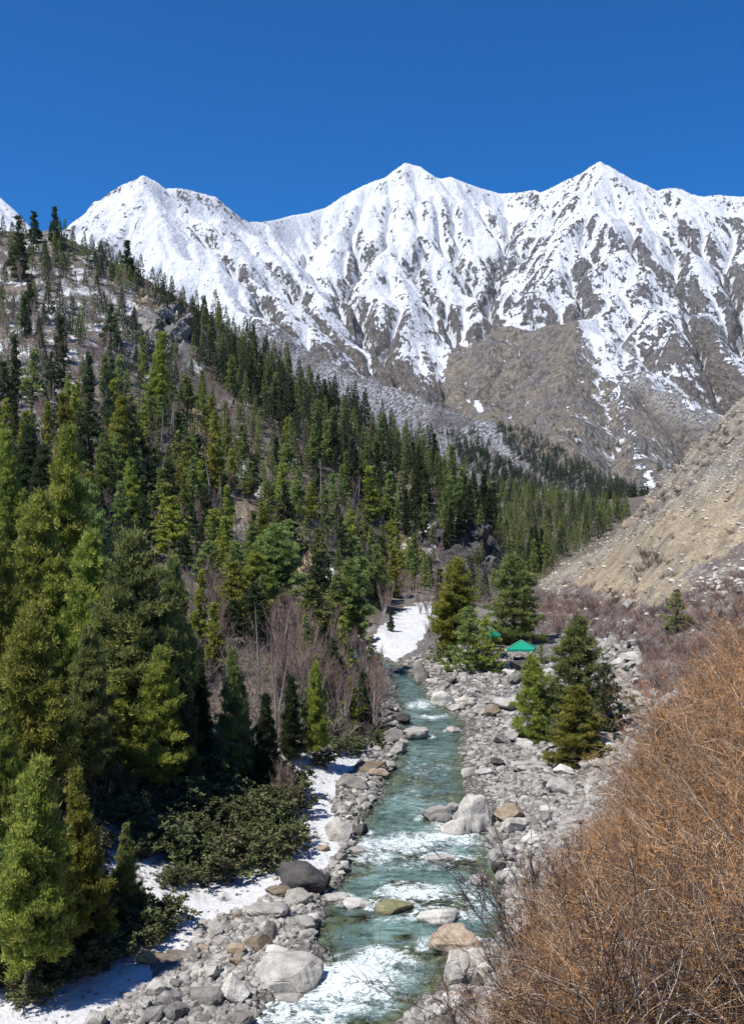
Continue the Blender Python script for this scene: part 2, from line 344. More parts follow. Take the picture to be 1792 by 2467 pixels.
    paint(gravel, (.27, .265, .26)); stony *= (1 - gravel * .95); snow *= (1 - gravel)
    wet = sst(-d, -.5, .4); A[:] = A * (1 - .35 * wet[:, None]); snow *= (1 - wet); stony = np.maximum(stony, wet * .9 * (y < 240))
    V = np.c_[x, y, z]
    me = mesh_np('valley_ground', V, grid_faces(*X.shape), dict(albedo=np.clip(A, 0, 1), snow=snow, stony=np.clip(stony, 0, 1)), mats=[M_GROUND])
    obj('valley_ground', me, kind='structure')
build_valley()
def gz(x, y):
    x, y = np.broadcast_arrays(np.atleast_1d(np.asarray(x, float)), np.atleast_1d(np.asarray(y, float)))
    y = np.clip(y, 3.01, 1630); a = np.clip((CX + F * x / y - GRID['px'][0]) / 2.1, 0, len(GRID['px']) - 1.01)
    b = (np.log(y) - math.log(3)) / (math.log(1640) - math.log(3)) * 819; i = a.astype(int); j = b.astype(int); fa, fb = a - i, b - j; Z = GRID['Z']
    return (Z[j, i] * (1 - fa) + Z[j, i + 1] * fa) * (1 - fb) + (Z[j + 1, i] * (1 - fa) + Z[j + 1, i + 1] * fa) * fb
def hits(px, py):
    """where rays through photo points meet the ground: arrays x, y, z (nan when they miss)"""
    px = np.atleast_1d(np.asarray(px, float)); py = np.atleast_1d(np.asarray(py, float)); o = np.full((3, len(px)), np.nan)
    c = np.clip(np.round((px + 420) / 2.1).astype(int), 0, len(GRID['px']) - 1)
    for k in range(len(px)):
        col = GRID['Q'][:, c[k]]; j = int(np.searchsorted(-col, -py[k]))
        if j <= 0 or j >= len(col): continue
        q0, q1 = col[j - 1], col[j]; t = (q0 - py[k]) / (q0 - q1) if q0 > q1 and q0 < 4000 else 1.
        y = GRID['Y'][j - 1] + t * (GRID['Y'][j] - GRID['Y'][j - 1]); x = (px[k] - CX) / F * y; o[:, k] = x, y, 0
    ok = ~np.isnan(o[0]); o[2, ok] = gz(o[0, ok], o[1, ok]); return o
print('valley', time.time() - T0)

# ------------------------------------------------------------------ mountains: ridges, then stream erosion
def W(p): px, py, Y = p; return ((px - CX) / F * Y, Y, HC + (CY - py) / F * Y)
RIDGES = [
 (0, .88, [(-300, 215, 6000), (-220, 180, 5900), (-120, 205, 5700), (-50, 160, 5600), (-15, 188, 5600), (0, 197, 5600), (16, 219, 5500), (40, 245, 5400), (72, 224, 5000), (100, 200, 4900), (112, 190, 4870), (122, 184, 4850), (135, 179, 4820), (145, 175, 4800),
           (155, 180, 4820), (165, 188, 4850), (176, 187, 4870), (188, 189, 4900), (203, 193, 4930), (215, 196, 4960), (228, 207, 5000), (240, 217, 5050), (248, 221, 5100), (262, 221, 5200), (276, 219, 5350), (290, 215, 5500), (308, 212, 5600), (325, 207, 5700), (343, 195, 5760), (360, 186, 5800), (374, 180, 5830), (385, 177, 5850), (396, 168, 5880), (405, 162, 5900), (420, 166, 5900), (430, 175, 5900), (440, 178, 5900), (450, 176, 5900), (462, 181, 5900), (478, 187, 5950), (500, 193, 6000),
           (518, 192, 5950), (534, 189, 5850), (540, 192, 5800), (555, 185, 5750), (568, 178, 5650), (580, 173, 5600), (590, 166, 5550), (598, 161, 5500), (608, 165, 5480), (620, 172, 5460), (632, 179, 5450), (645, 184, 5420), (656, 190, 5400), (668, 187, 5380), (680, 188, 5400), (690, 193, 5370), (702, 196, 5350), (715, 194, 5330), (743, 196, 5300), (800, 210, 5250), (850, 200, 5200), (920, 175, 5200), (1000, 200, 5200), (1200, 230, 5200)]),
 (1, .8, [(145, 175, 4800), (160, 208, 4500), (188, 248, 4150), (222, 285, 3800), (252, 308, 3500), (290, 326, 3250), (330, 345, 3050), (388, 373, 2750), (451, 402, 2400), (480, 414, 2200), (510, 427, 2050), (560, 449, 1850), (610, 474, 1680), (645, 492, 1560), (690, 505, 1450)]),
 (1, .8, [(100, 200, 4900), (98, 240, 4500), (110, 290, 4000), (150, 340, 3500), (200, 400, 3000)]),
 (1, .8, [(222, 285, 3800), (250, 350, 3100), (290, 420, 2500), (330, 480, 2000)]),
 (1, .75, [(330, 345, 3050), (350, 400, 2500), (400, 450, 2000), (450, 485, 1600)]),
 (2, .85, [(215, 196, 4960), (235, 235, 4600), (262, 275, 4200), (280, 300, 3950)]),
 (2, .85, [(262, 221, 5200), (285, 245, 4900), (300, 268, 4650), (318, 292, 4400), (330, 322, 4100)]),
 (2, .85, [(360, 186, 5800), (335, 225, 5300), (322, 255, 5000), (338, 285, 4650), (352, 318, 4300), (372, 345, 4050)]),
 (2, .85, [(405, 162, 5900), (400, 200, 5500), (392, 235, 5150), (398, 268, 4850), (412, 300, 4550), (425, 330, 4300), (440, 365, 4050), (452, 388, 3850)]),
 (2, .85, [(398, 225, 5250), (375, 262, 4850), (378, 300, 4500)]),
 (2, .85, [(440, 178, 5900), (452, 215, 5500), (462, 250, 5150), (470, 285, 4800), (478, 320, 4500), (482, 350, 4250)]),
 (2, .85, [(412, 300, 4550), (404, 330, 4250), (412, 362, 4000)]),
 (3, .9, [(540, 192, 5800), (528, 225, 5350), (520, 258, 5000), (524, 290, 4700), (520, 312, 4450)]),
 (3, .9, [(598, 161, 5500), (590, 195, 5150), (572, 225, 4950), (556, 258, 4750), (545, 290, 4500), (540, 312, 4350)]),
 (3, .9, [(598, 161, 5500), (612, 200, 5150), (622, 232, 4850), (610, 262, 4600), (592, 290, 4400), (578, 314, 4200)]),
 (3, .9, [(622, 232, 4850), (645, 262, 4550), (652, 295, 4250), (668, 330, 3950), (690, 352, 3750)]),
 (3, .9, [(656, 190, 5400), (668, 228, 4950), (690, 262, 4600), (700, 295, 4300), (722, 330, 3950), (743, 360, 3700)]),
 (3, .9, [(743, 196, 5300), (738, 240, 4850), (755, 280, 4450), (770, 320, 4050), (800, 370, 3600)]),
 (3, .9, [(850, 200, 5200), (840, 260, 4500), (880, 320, 3900), (900, 380, 3400)]),
 (4, .7, [(500, 322, 4300), (512, 320, 4280), (545, 316, 4230), (575, 314, 4180), (590, 328, 4050), (612, 342, 3850), (650, 368, 3550), (700, 398, 3250), (743, 424, 3000), (800, 452, 2700), (880, 480, 2300)]),
 (4, .7, [(575, 314, 4180), (562, 350, 3700), (560, 392, 3200), (580, 435, 2750), (610, 470, 2350), (640, 500, 2000)]),
 (4, .7, [(612, 342, 3850), (630, 395, 3250), (655, 440, 2750), (690, 480, 2300)]),
 (4, .7, [(500, 322, 4300), (482, 362, 3950), (480, 388, 3600), (500, 415, 3200), (535, 440, 2850)])]
CS = 13.0
def hit(px, py, *a):
    o = hits(px, py)[:, 0]
    return None if np.isnan(o[0]) else tuple(float(v) for v in o)
def build_mountains():
    gx = np.arange(-3300, 4000, CS); gy = np.arange(1100, 7400, CS); X, Y = np.meshgrid(gx, gy)
    base = 42 + .035 * (Y - 1150); H = base.copy(); ID = np.full(X.shape, -1)
    wx = X + fbm(X / 420, Y / 420, 3, 101) * 90; wy = Y + fbm(X / 420, Y / 420, 3, 111) * 90
    for rid, slope, pts in RIDGES:
        P3 = [W(p) for p in pts]
        if rid != 0: cx_, cy_ = wx, wy
        else: cx_, cy_ = X, Y
        for a, b in zip(P3[:-1], P3[1:]):
            dx, dy = b[0] - a[0], b[1] - a[1]; L2 = dx * dx + dy * dy
            m = (np.abs(Y - .5 * (a[1] + b[1])) < 3200)
            t = np.clip(((cx_ - a[0]) * dx + (cy_ - a[1]) * dy) / L2, 0, 1)
            dist = np.hypot(cx_ - a[0] - t * dx, cy_ - a[1] - t * dy)
            h = a[2] + t * (b[2] - a[2]) - slope * dist
            k = h > H; H = np.where(k, h, H); ID = np.where(k, rid, ID)
    crest = np.zeros(X.shape)
    el = sst(H - base, 20, 300)
    H0 = H.copy()
    near0 = np.full(X.shape, 1e9)
    for a, b in zip([W(p) for p in RIDGES[0][2]][:-1], [W(p) for p in RIDGES[0][2]][1:]):
        dx, dy = b[0] - a[0], b[1] - a[1]; t = np.clip(((X - a[0]) * dx + (Y - a[1]) * dy) / (dx * dx + dy * dy), 0, 1)
        near0 = np.minimum(near0, np.hypot(X - a[0] - t * dx, Y - a[1] - t * dy))
    pin = sst(near0, 10, 130)
    H = H + el * pin * (fbm(X / 260, Y / 260, 5, 121, .55) * 100 + (ridged(X / 170, Y / 170, 4, 131) - .6) * 55)
    nr, nc = H.shape; N = nr * nc; I = np.arange(N).reshape(nr, nc); A = np.ones(N)
    offs = [(-1, 0, 1), (1, 0, 1), (0, -1, 1), (0, 1, 1), (-1, -1, 2 ** .5), (-1, 1, 2 ** .5), (1, -1, 2 ** .5), (1, 1, 2 ** .5)]
    K = .017
    for it in range(70):
        Hp = np.pad(H, 1, 'constant', constant_values=-1e9); Hp[-1, :] = 1e9; Hp[:, 0] = 1e9; Hp[:, -1] = 1e9
        Hp[0, 1:-1] = H[0] - 5
        best = np.full(H.shape, 0.); rec = I.copy(); mn = np.full(H.shape, 1e9)
        for dy, dx, dl in offs:
            nb = Hp[1 + dy:1 + dy + nr, 1 + dx:1 + dx + nc]; s = (H - nb) / dl
            mn = np.minimum(mn, nb); k = s > best; best = np.where(k, s, best)
            rec = np.where(k, np.clip(I + dy * nc + dx, 0, N - 1), rec)
        pit = best <= 0; H = np.where(pit & (mn < 1e8), mn + .05, H)
        rf = rec.ravel(); src = rf != I.ravel()
        for _ in range(4):
            A = 1 + np.bincount(rf[src], A[src], N)
        Sg = np.maximum(best, 0) / CS
        E = K * CS * np.minimum(A.reshape(H.shape), 6000) ** .46 * Sg * (.15 + .85 * pin)
        H = H - np.minimum(E, .8 * np.maximum(best, 0))
        lap = (Hp[:-2, 1:-1] + Hp[2:, 1:-1] + Hp[1:-1, :-2] + Hp[1:-1, 2:]) / 4 - Hp[1:-1, 1:-1]
        lap[0, :] = lap[-1, :] = 0; lap[:, 0] = lap[:, -1] = 0
        H = H + np.clip(lap, -8, 8) * .16 * pin
    H = np.maximum(H, base - 10)
    print('erosion', time.time() - T0)
    def samp(G, x, y, cubic=True):
        a = np.clip((x - gx[0]) / CS, 1, nc - 3.001); b = np.clip((y - gy[0]) / CS, 1, nr - 3.001)
        i = a.astype(int); j = b.astype(int); fa = a - i; fb = b - j
        if not cubic:
            return (G[j, i] * (1 - fa) + G[j, i + 1] * fa) * (1 - fb) + (G[j + 1, i] * (1 - fa) + G[j + 1, i + 1] * fa) * fb
        def w(t): return [-.5 * t + t * t - .5 * t ** 3, 1 - 2.5 * t * t + 1.5 * t ** 3, .5 * t + 2 * t * t - 1.5 * t ** 3, -.5 * t * t + .5 * t ** 3]
        wa, wb = w(fa), w(fb); o = 0
        for q in range(4):
            r = 0
            for p_ in range(4): r = r + wa[p_] * G[j + q - 1, i + p_ - 1]
            o = o + wb[q] * r
        return o
    lA = np.log(A.reshape(H.shape)); lapH = (np.roll(H, 2, 0) + np.roll(H, -2, 0) + np.roll(H, 2, 1) + np.roll(H, -2, 1)) / 4 - H
    px = np.arange(-260, 1011, 1.25); Yr = np.arange(1160, 7100, 7.5)
    PX, YY = np.meshgrid(px, Yr); x = ((PX - CX) / F * YY).ravel(); y = YY.ravel()
    z = samp(H, x, y); el2 = sst(z - 42 - .035 * (y - 1150), 20, 250)
    pn = samp(pin, x, y, False); idn = ID[np.clip(((y - gy[0]) / CS + .5).astype(int), 0, nr - 1), np.clip(((x - gx[0]) / CS + .5).astype(int), 0, nc - 1)]
    fl = samp(lA, x, y, False); cv = samp(lapH, x, y, False)
    rg = ridged(x / 55, y / 55, 4, 141) - .62
    z = z + el2 * (.25 + .75 * pn) * (rg * 12 + fbm(x / 22, y / 22, 3, 151) * 4)
    G0, G1 = np.gradient(H, CS); sl = samp(np.hypot(G0, G1), x, y, False); gxs = samp(G1, x, y, False)
    p, q = proj(x, y, z)
    n40, n15 = fbm(x / 120, y / 120, 4, 161), fbm(x / 35, y / 35, 4, 171)
    zone_m = np.interp(q, [150, 230, 290, 330, 380, 430], [.90, .88, .78, .67, .56, .42])
    zone_r = np.interp(q, [150, 200, 250, 300, 340, 400], [.84, .80, .75, .66, .56, .44])
    zone_l = np.interp(q, [150, 250, 330, 380], [.80, .80, .7, .35])
    tr = sst(p, 495, 530); tl = sst(-p, -300, -240)
    sn = mix(mix(zone_m, zone_r, tr), zone_l, tl)
    C = idn == 1; B = idn == 4
    snC = np.interp(q - np.interp(p, [150, 252, 388, 451, 510, 645], [250, 308, 373, 402, 427, 492]), [-5, 10, 35, 60], [.62, .5, .25, .12])
    snC = np.where(p < 250, np.interp(q, [200, 300, 335, 370], [.88, .85, .5, .25]), snC - sst(p, 260, 420) * .25)
    sn = np.where(C, snC, sn)
    cB = np.interp(p, [575, 590, 612, 650, 700, 743, 800], [314, 328, 342, 368, 398, 424, 452])
    snB = np.where(p > 575, np.interp(q - cB, [-4, 10, 30, 50], [.62, .48, .34, .24]), .2) + .3 * np.exp(-((p - 618 - (q - 400) * .35) / 9) ** 2)
    sn = np.where(B, snB, sn)
    lo = np.where(B | C, .7, 1.0)
    cvn = np.clip(cv / 9, -1, 1)
    snow = sn + lo * (.17 * cvn + .03 * (np.clip(fl, 0, 5) - 1.5)) - .30 * np.clip(sl - 1.0, -.3, .5) + .22 * n40 + .16 * n15 - .28 * np.clip(rg + .05, -.2, .3)
    snow = snow - .12 * np.clip(gxs, -.8, .8) * tr                           # lee faces hold less snow
    patch = np.exp(-(((p - 478) / 5) ** 2 + ((q - 406 - (p - 478) * .7) / 6) ** 2)); snow = np.maximum(snow, patch * 1.1)
    dust = np.zeros(len(x))
    dust = np.where(C, np.interp(q - np.interp(p, [252, 388, 451, 510, 645], [308, 373, 402, 427, 492]), [-8, 25, 50, 80], [.95, .9, .55, .3]) * sst(n40, -.35, .15), dust)
    dust = np.where(B & (p > 580), np.interp(q - cB, [-4, 25, 45], [.9, .7, 0]) * sst(n40, -.4, 0), dust)
    A_ = np.zeros((len(x), 3)); A_[:] = (.22, .21, .205)
    def paint(mask, c):
        mask = np.clip(mask, 0, 1)[:, None]; A_[:] = A_ * (1 - mask) + np.array(c)[None] * mask
    paint(sst(q, 280, 360), (.225, .20, .18)); paint(B * (.5 + 1.2 * n40), (.36, .31, .24)); paint(B * sst(-n40, .0, .3) * .8, (.27, .245, .235))
    paint(C * .9, (.21, .19, .19)); paint(sst(n15, .1, .4) * .5, (.12, .105, .1))
    V = np.c_[x, y, z]
    me = mesh_np('snowy_mountains', V, grid_faces(*PX.shape), dict(albedo=A_, snow=snow, dusting=np.clip(dust, 0, 1)), mats=[M_MTN])
    obj('snowy_mountains', me, kind='structure')
    return lambda X_, Y_: samp(H, np.atleast_1d(X_).astype(float), np.atleast_1d(Y_).astype(float))
mtn_z = build_mountains()
print('mountains', time.time() - T0)
# ground that carries the far side of the world to the horizon
_f = mesh_np('distant_ground', [(-30000, -3000, -40), (30000, -3000, -40), (30000, 40000, -40), (-30000, 40000, -40)], np.array([[0, 1, 2, 3]]), dict(albedo=np.full((4, 3), .12), snow=np.zeros(4), stony=np.zeros(4)), mats=[M_GROUND])
obj('distant_ground', _f, kind='structure')
# ------------------------------------------------------------------ river
def mat_water():
    m = NT('river_water'); v = m.coord(); vs = m.coord(scale=(1, .55, 1))
    big = m.noise(m.coord(scale=(.8, .45, 1)), .3, 4, .6, 1.0); mid = m.noise(m.coord(scale=(.55, 1.1, 1)), 1.3, 3, .55, .6); fine = m.noise(m.coord(scale=(.6, 1.2, 1)), 3.6, 3, .6, .5)
    foam = m.attr('foam'); shal = m.attr('shallow')
    c = m.ramp(big, [(.32, (.08, .145, .14)), (.5, (.14, .24, .235)), (.66, (.25, .40, .385))])
    c = m.mixc(m.math('MULTIPLY', shal, .75, clamp=True), c, (.21, .205, .09))
    streak = m.noise(m.coord(scale=(.9, 1.0, 1), rot=(0, 0, .35)), 1.25, 7, .72, 1.4)
    thr = m.math('ADD', m.math('MULTIPLY', foam, .45), m.math('MULTIPLY', m.math('SUBTRACT', streak, .5), 2.1))
    thr = m.math('ADD', thr, m.math('MULTIPLY', m.math('SUBTRACT', fine, .5), .5))
    vn = m.math('SUBTRACT', 1.0, m.math('MULTIPLY', m.math('ABSOLUTE', m.math('SUBTRACT', m.noise(m.coord(scale=(.8, 1.1, 1)), 2.2, 5, .65, 1.6), .5)), 7.0), clamp=True)
    thr = m.math('ADD', thr, m.math('MULTIPLY', m.math('MULTIPLY', vn, .5), m.math('ADD', m.math('MULTIPLY', foam, 1.0), .25)))
    thr = m.math('SUBTRACT', thr, .12)
    fm = m.ramp(thr, [(.2, 0), (.42, .5), (.72, .95)])
    c = m.mixc(m.ramp(mid, [(.42, 0), (.68, .55)]), c, (.035, .07, .07))
    c = m.mixc(fm, c, (.70, .78, .80)); m.base(c, .12)
    m.L(m.math('ADD', m.math('MULTIPLY', fm, .6), .1), m.p.inputs['Roughness'])
    m.p.inputs['Specular IOR Level'].default_value = .5; m.p.inputs['IOR'].default_value = 1.33
    h = m.math('ADD', m.math('MULTIPLY', mid, .8), m.math('MULTIPLY', fine, .35))
    nb = m.bump(h, .7, .3); m.nrm(nb)
    tr = m.new('ShaderNodeBsdfTransparent'); tr.inputs[0].default_value = (.76, .86, .82, 1)
    mx = m.new('ShaderNodeMixShader')
    op = m.math('SUBTRACT', .66, m.math('MULTIPLY', m.ramp(mid, [(.4, 0), (.65, 1)]), .3)); op = m.math('SUBTRACT', op, m.math('MULTIPLY', shal, .45))
    op = m.math('MAXIMUM', op, fm, clamp=True)
    m.L(op, mx.inputs[0]); m.L(tr.outputs[0], mx.inputs[1]); m.L(m.p.outputs[0], mx.inputs[2]); m.L(mx.outputs[0], m.out.inputs[0])
    return m.m
# rapids: (px, py, radius across m, radius along m, strength) read at their place on the water
RAPIDS = [(420, 705, 2.2, 3, .9), (430, 717, 3, 1.4, .8), (405, 730, 3, 2, .35), (408, 750, 4, 2, .35), (420, 770, 3, 4, .4), (412, 800, 3, 4, .3), (440, 838, 4.2, 1.5, 1.1), (400, 845, 4.5, 1.8, 1.0), (465, 842, 2.4, 1.2, .9),
          (372, 857, 2.5, 1.6, .8), (445, 858, 4, 1.2, .7), (420, 868, 5, 1.0, .5), (415, 893, 2.6, 1.6, 1.1), (385, 895, 1.4, 1.2, .7), (465, 895, 3, 1.6, .6), (480, 905, 2, 2.4, .6), (455, 917, 2, 1, .6), (395, 917, 1.5, .8, .6),
          (378, 960, 2.2, 1.6, 1.1), (355, 975, 2.6, 1.5, 1.3), (345, 985, 3.2, 2.2, 1.3), (330, 988, 2.4, 1.2, 1.35), (300, 1000, 2.4, 1.2, 1.2), (340, 1008, 2.6, 1.2, .9), (280, 1015, 2, 1.2, 1.0), (390, 990, 1.6, 1, .5), (320, 1022, 2.5, 1, .8), (250, 1030, 3, 2, .9)]
def build_river():
    Y = np.concatenate([np.arange(8, 40, .8), np.arange(40, 120, .22), np.arange(120, 236, .5)]); s = np.linspace(0, 1, 150)
    YY = np.repeat(Y[:, None], 150, 1); L = xL(YY) - 2.2; R = xR(YY) + 2.2; X = L + (R - L) * s[None]
    x, y = X.ravel(), YY.ravel(); z = zr(y).copy()
    foam = np.zeros(len(x)); wx = fbm(x / 1.6, y / 2.4, 3, 205) * 1.3; wy = fbm(x / 1.6, y / 2.4, 3, 215) * 1.3
    for px, py, ra, rl, st in RAPIDS:
        Yc = 26.75 / ((py - 512) / 1000 + .015); xc = (px - CX) / F * Yc
        foam = np.maximum(foam, st * np.exp(-((x + wx - xc) / ra) ** 2 - ((y + wy - Yc) / (rl * 1.15)) ** 2))
    for b in BOULDERS:
        if not b.get('water'): continue
        bx, by, bz = b['loc']; r = b['w'] * .6; dd = np.hypot(x - bx, y - by) / r
        foam = np.maximum(foam, .75 * np.exp(-((dd - 1) / .3) ** 2) * (y > by - r * .2))
    z += fbm(x / 1.3, y / 1.6, 3, 225) * (.05 + .16 * np.clip(foam, 0, 1)) + fbm(x / 4, y / 5, 2, 235) * .06 + .12 * np.clip(foam, 0, 1)
    d = np.minimum(x - xL(y), xR(y) - x); sh = sst(-d, -2.2, .2) * .8 + sst(fbm(x / 5, y / 4, 3, 245), -.05, .22) * 1.0 * sst(-y, -110, -70)
    me = mesh_np('river', np.c_[x, y, z], grid_faces(*X.shape), dict(foam=foam, shallow=np.clip(sh, 0, 1)), mats=[mat_water()])
    obj('river', me, kind='structure')

# ------------------------------------------------------------------ rocks
def ico(sub):
    t = (1 + 5 ** .5) / 2
    V = [(-1, t, 0), (1, t, 0), (-1, -t, 0), (1, -t, 0), (0, -1, t), (0, 1, t), (0, -1, -t), (0, 1, -t), (t, 0, -1), (t, 0, 1), (-t, 0, -1), (-t, 0, 1)]
    Fc = [(0, 11, 5), (0, 5, 1), (0, 1, 7), (0, 7, 10), (0, 10, 11), (1, 5, 9), (5, 11, 4), (11, 10, 2), (10, 7, 6), (7, 1, 8), (3, 9, 4), (3, 4, 2), (3, 2, 6), (3, 6, 8), (3, 8, 9), (4, 9, 5), (2, 4, 11), (6, 2, 10), (8, 6, 7), (9, 8, 1)]
    V = [np.array(v) / np.linalg.norm(v) for v in V]
    for _ in range(sub):
        c = {}; nf = []
        def mid(a, b):
            k = (min(a, b), max(a, b))
            if k not in c: m = V[a] + V[b]; V.append(m / np.linalg.norm(m)); c[k] = len(V) - 1
            return c[k]
        for a, b, d in Fc:
            e, f, g = mid(a, b), mid(b, d), mid(d, a); nf += [(a, e, g), (b, f, e), (d, g, f), (e, f, g)]
        Fc = nf
    return np.array(V), np.array(Fc)
ICO = {k: ico(k) for k in (0, 1, 2, 4)}
def rock_verts(sub, seed, cuts=9, rnd=.15, rough=.04, boxy=0.):
    r = np.random.RandomState(seed); V, Fc = ICO[sub]; V = V.copy()
    if boxy: V = np.sign(V) * np.abs(V) ** (1 - boxy * .62)
    for _ in range(cuts):                                    # planar cleavage faces
        n = r.normal(size=3); n /= np.linalg.norm(n); h = r.uniform(.42, .8) * (1 + boxy * .55)
        d = V @ n - h; V = V - np.where(d > 0, d * r.uniform(.85, 1), 0)[:, None] * n
    N = V / np.linalg.norm(V, axis=1)[:, None]
    s = 1 + rnd * (perlin(N[:, 0] * 1.6 + seed, N[:, 1] * 1.6 + N[:, 2] * 1.3, seed)) + rough * perlin(N[:, 0] * 6 + N[:, 2] * 3, N[:, 1] * 6 - N[:, 2] * 4, seed + 1)
    if sub >= 3: s = s + .014 * perlin(N[:, 0] * 17 + N[:, 2] * 9, N[:, 1] * 17 - N[:, 2] * 11, seed + 2)
    V = V * s[:, None]
    V = V - (V.max(0) + V.min(0)) / 2; return V / (np.abs(V).max(0)), Fc
def mat_rock(name, lo, hi, spots=.5, varied=True):
    m = NT(name); v = m.coord(); g = m.geo(); oi = m.new('ShaderNodeObjectInfo')
    pos = m.new('ShaderNodeMapping'); m.L(g.outputs['Position'], pos.inputs[0]); pv = pos.outputs[0]
    n1 = m.noise(pv, 1.1, 6, .62); n2 = m.noise(pv, 9, 5, .7); v1 = m.noise(pv, .5, 3, .5, 1.5)
    c = m.ramp(n1, [(.3, lo), (.68, hi)])
    c = m.mixc(m.ramp(n2, [(.35, spots), (.55, 0)]), c, tuple(q * .45 for q in lo))
    c = m.mixc(m.ramp(v1, [(.55, 0), (.75, .5)]), c, (.24, .19, .12))
    if varied:
        f = m.ramp(oi.outputs['Random'], [(0, .62), (.5, 1.0), (1, 1.32)]); c = m.mixc(1.0, c, f, 'MULTIPLY')
    at = m.attr('tone'); c = m.mixc(1.0, c, m.math('ADD', at, 1.0), 'MULTIPLY')
    sp = m.new('ShaderNodeSeparateXYZ'); m.L(g.outputs['Position'], sp.inputs[0])
    hw = m.math('SUBTRACT', sp.outputs[2], m.math('MULTIPLY', m.math('SUBTRACT', sp.outputs[1], 50.), .015))
    wet = m.ramp(m.math('ADD', hw, m.math('MULTIPLY', n1, .35)), [(.28, .42), (.46, 1)])
    c = m.mixc(1.0, c, wet, 'MULTIPLY')
    m.base(c, .88); m.nrm(m.bump(m.math('ADD', m.math('MULTIPLY', n1, 1.0), m.math('MULTIPLY', n2, .25)), .8, .16)); return m.m
M_ROCK = mat_rock('grey_granite', (.2, .19, .18), (.41, .39, .36))
M_PALE = mat_rock('pale_granite', (.33, .315, .29), (.6, .575, .53))
M_BROWN = mat_rock('ochre_stained_rock', (.23, .17, .115), (.4, .33, .25))
M_DARK = mat_rock('dark_wet_rock', (.035, .034, .036), (.10, .095, .095), .3)
M_TANST = mat_rock('tan_slope_stone', (.24, .22, .19), (.47, .44, .38))
M_MOSS = mat_rock('lichened_rock', (.22, .22, .11), (.44, .42, .25))
ROCKM = dict(g=M_ROCK, p=M_PALE, b=M_BROWN, d=M_DARK, m=M_MOSS)
_pr = {}
def rock_mesh(seed, mk, sub=4, cuts=9, rnd=.15, boxy=0., lobe=None):
    k = (seed, mk, sub, cuts)
    if k not in _pr:
        V, Fc = rock_verts(sub, seed, cuts, rnd, boxy=boxy)
        if lobe:
            V2, F2 = rock_verts(sub, seed + 50, 3, .14); V = np.concatenate([V * lobe[0] + lobe[1], V2 * lobe[2] + lobe[3]]); Fc = np.concatenate([Fc, F2 + len(V2)])
        _pr[k] = mesh_np('rock', V, Fc, mats=[ROCKM[mk]], smooth=True)
        try: _pr[k].set_sharp_from_angle(angle=rad(24))
        except Exception: pass
    return _pr[k]
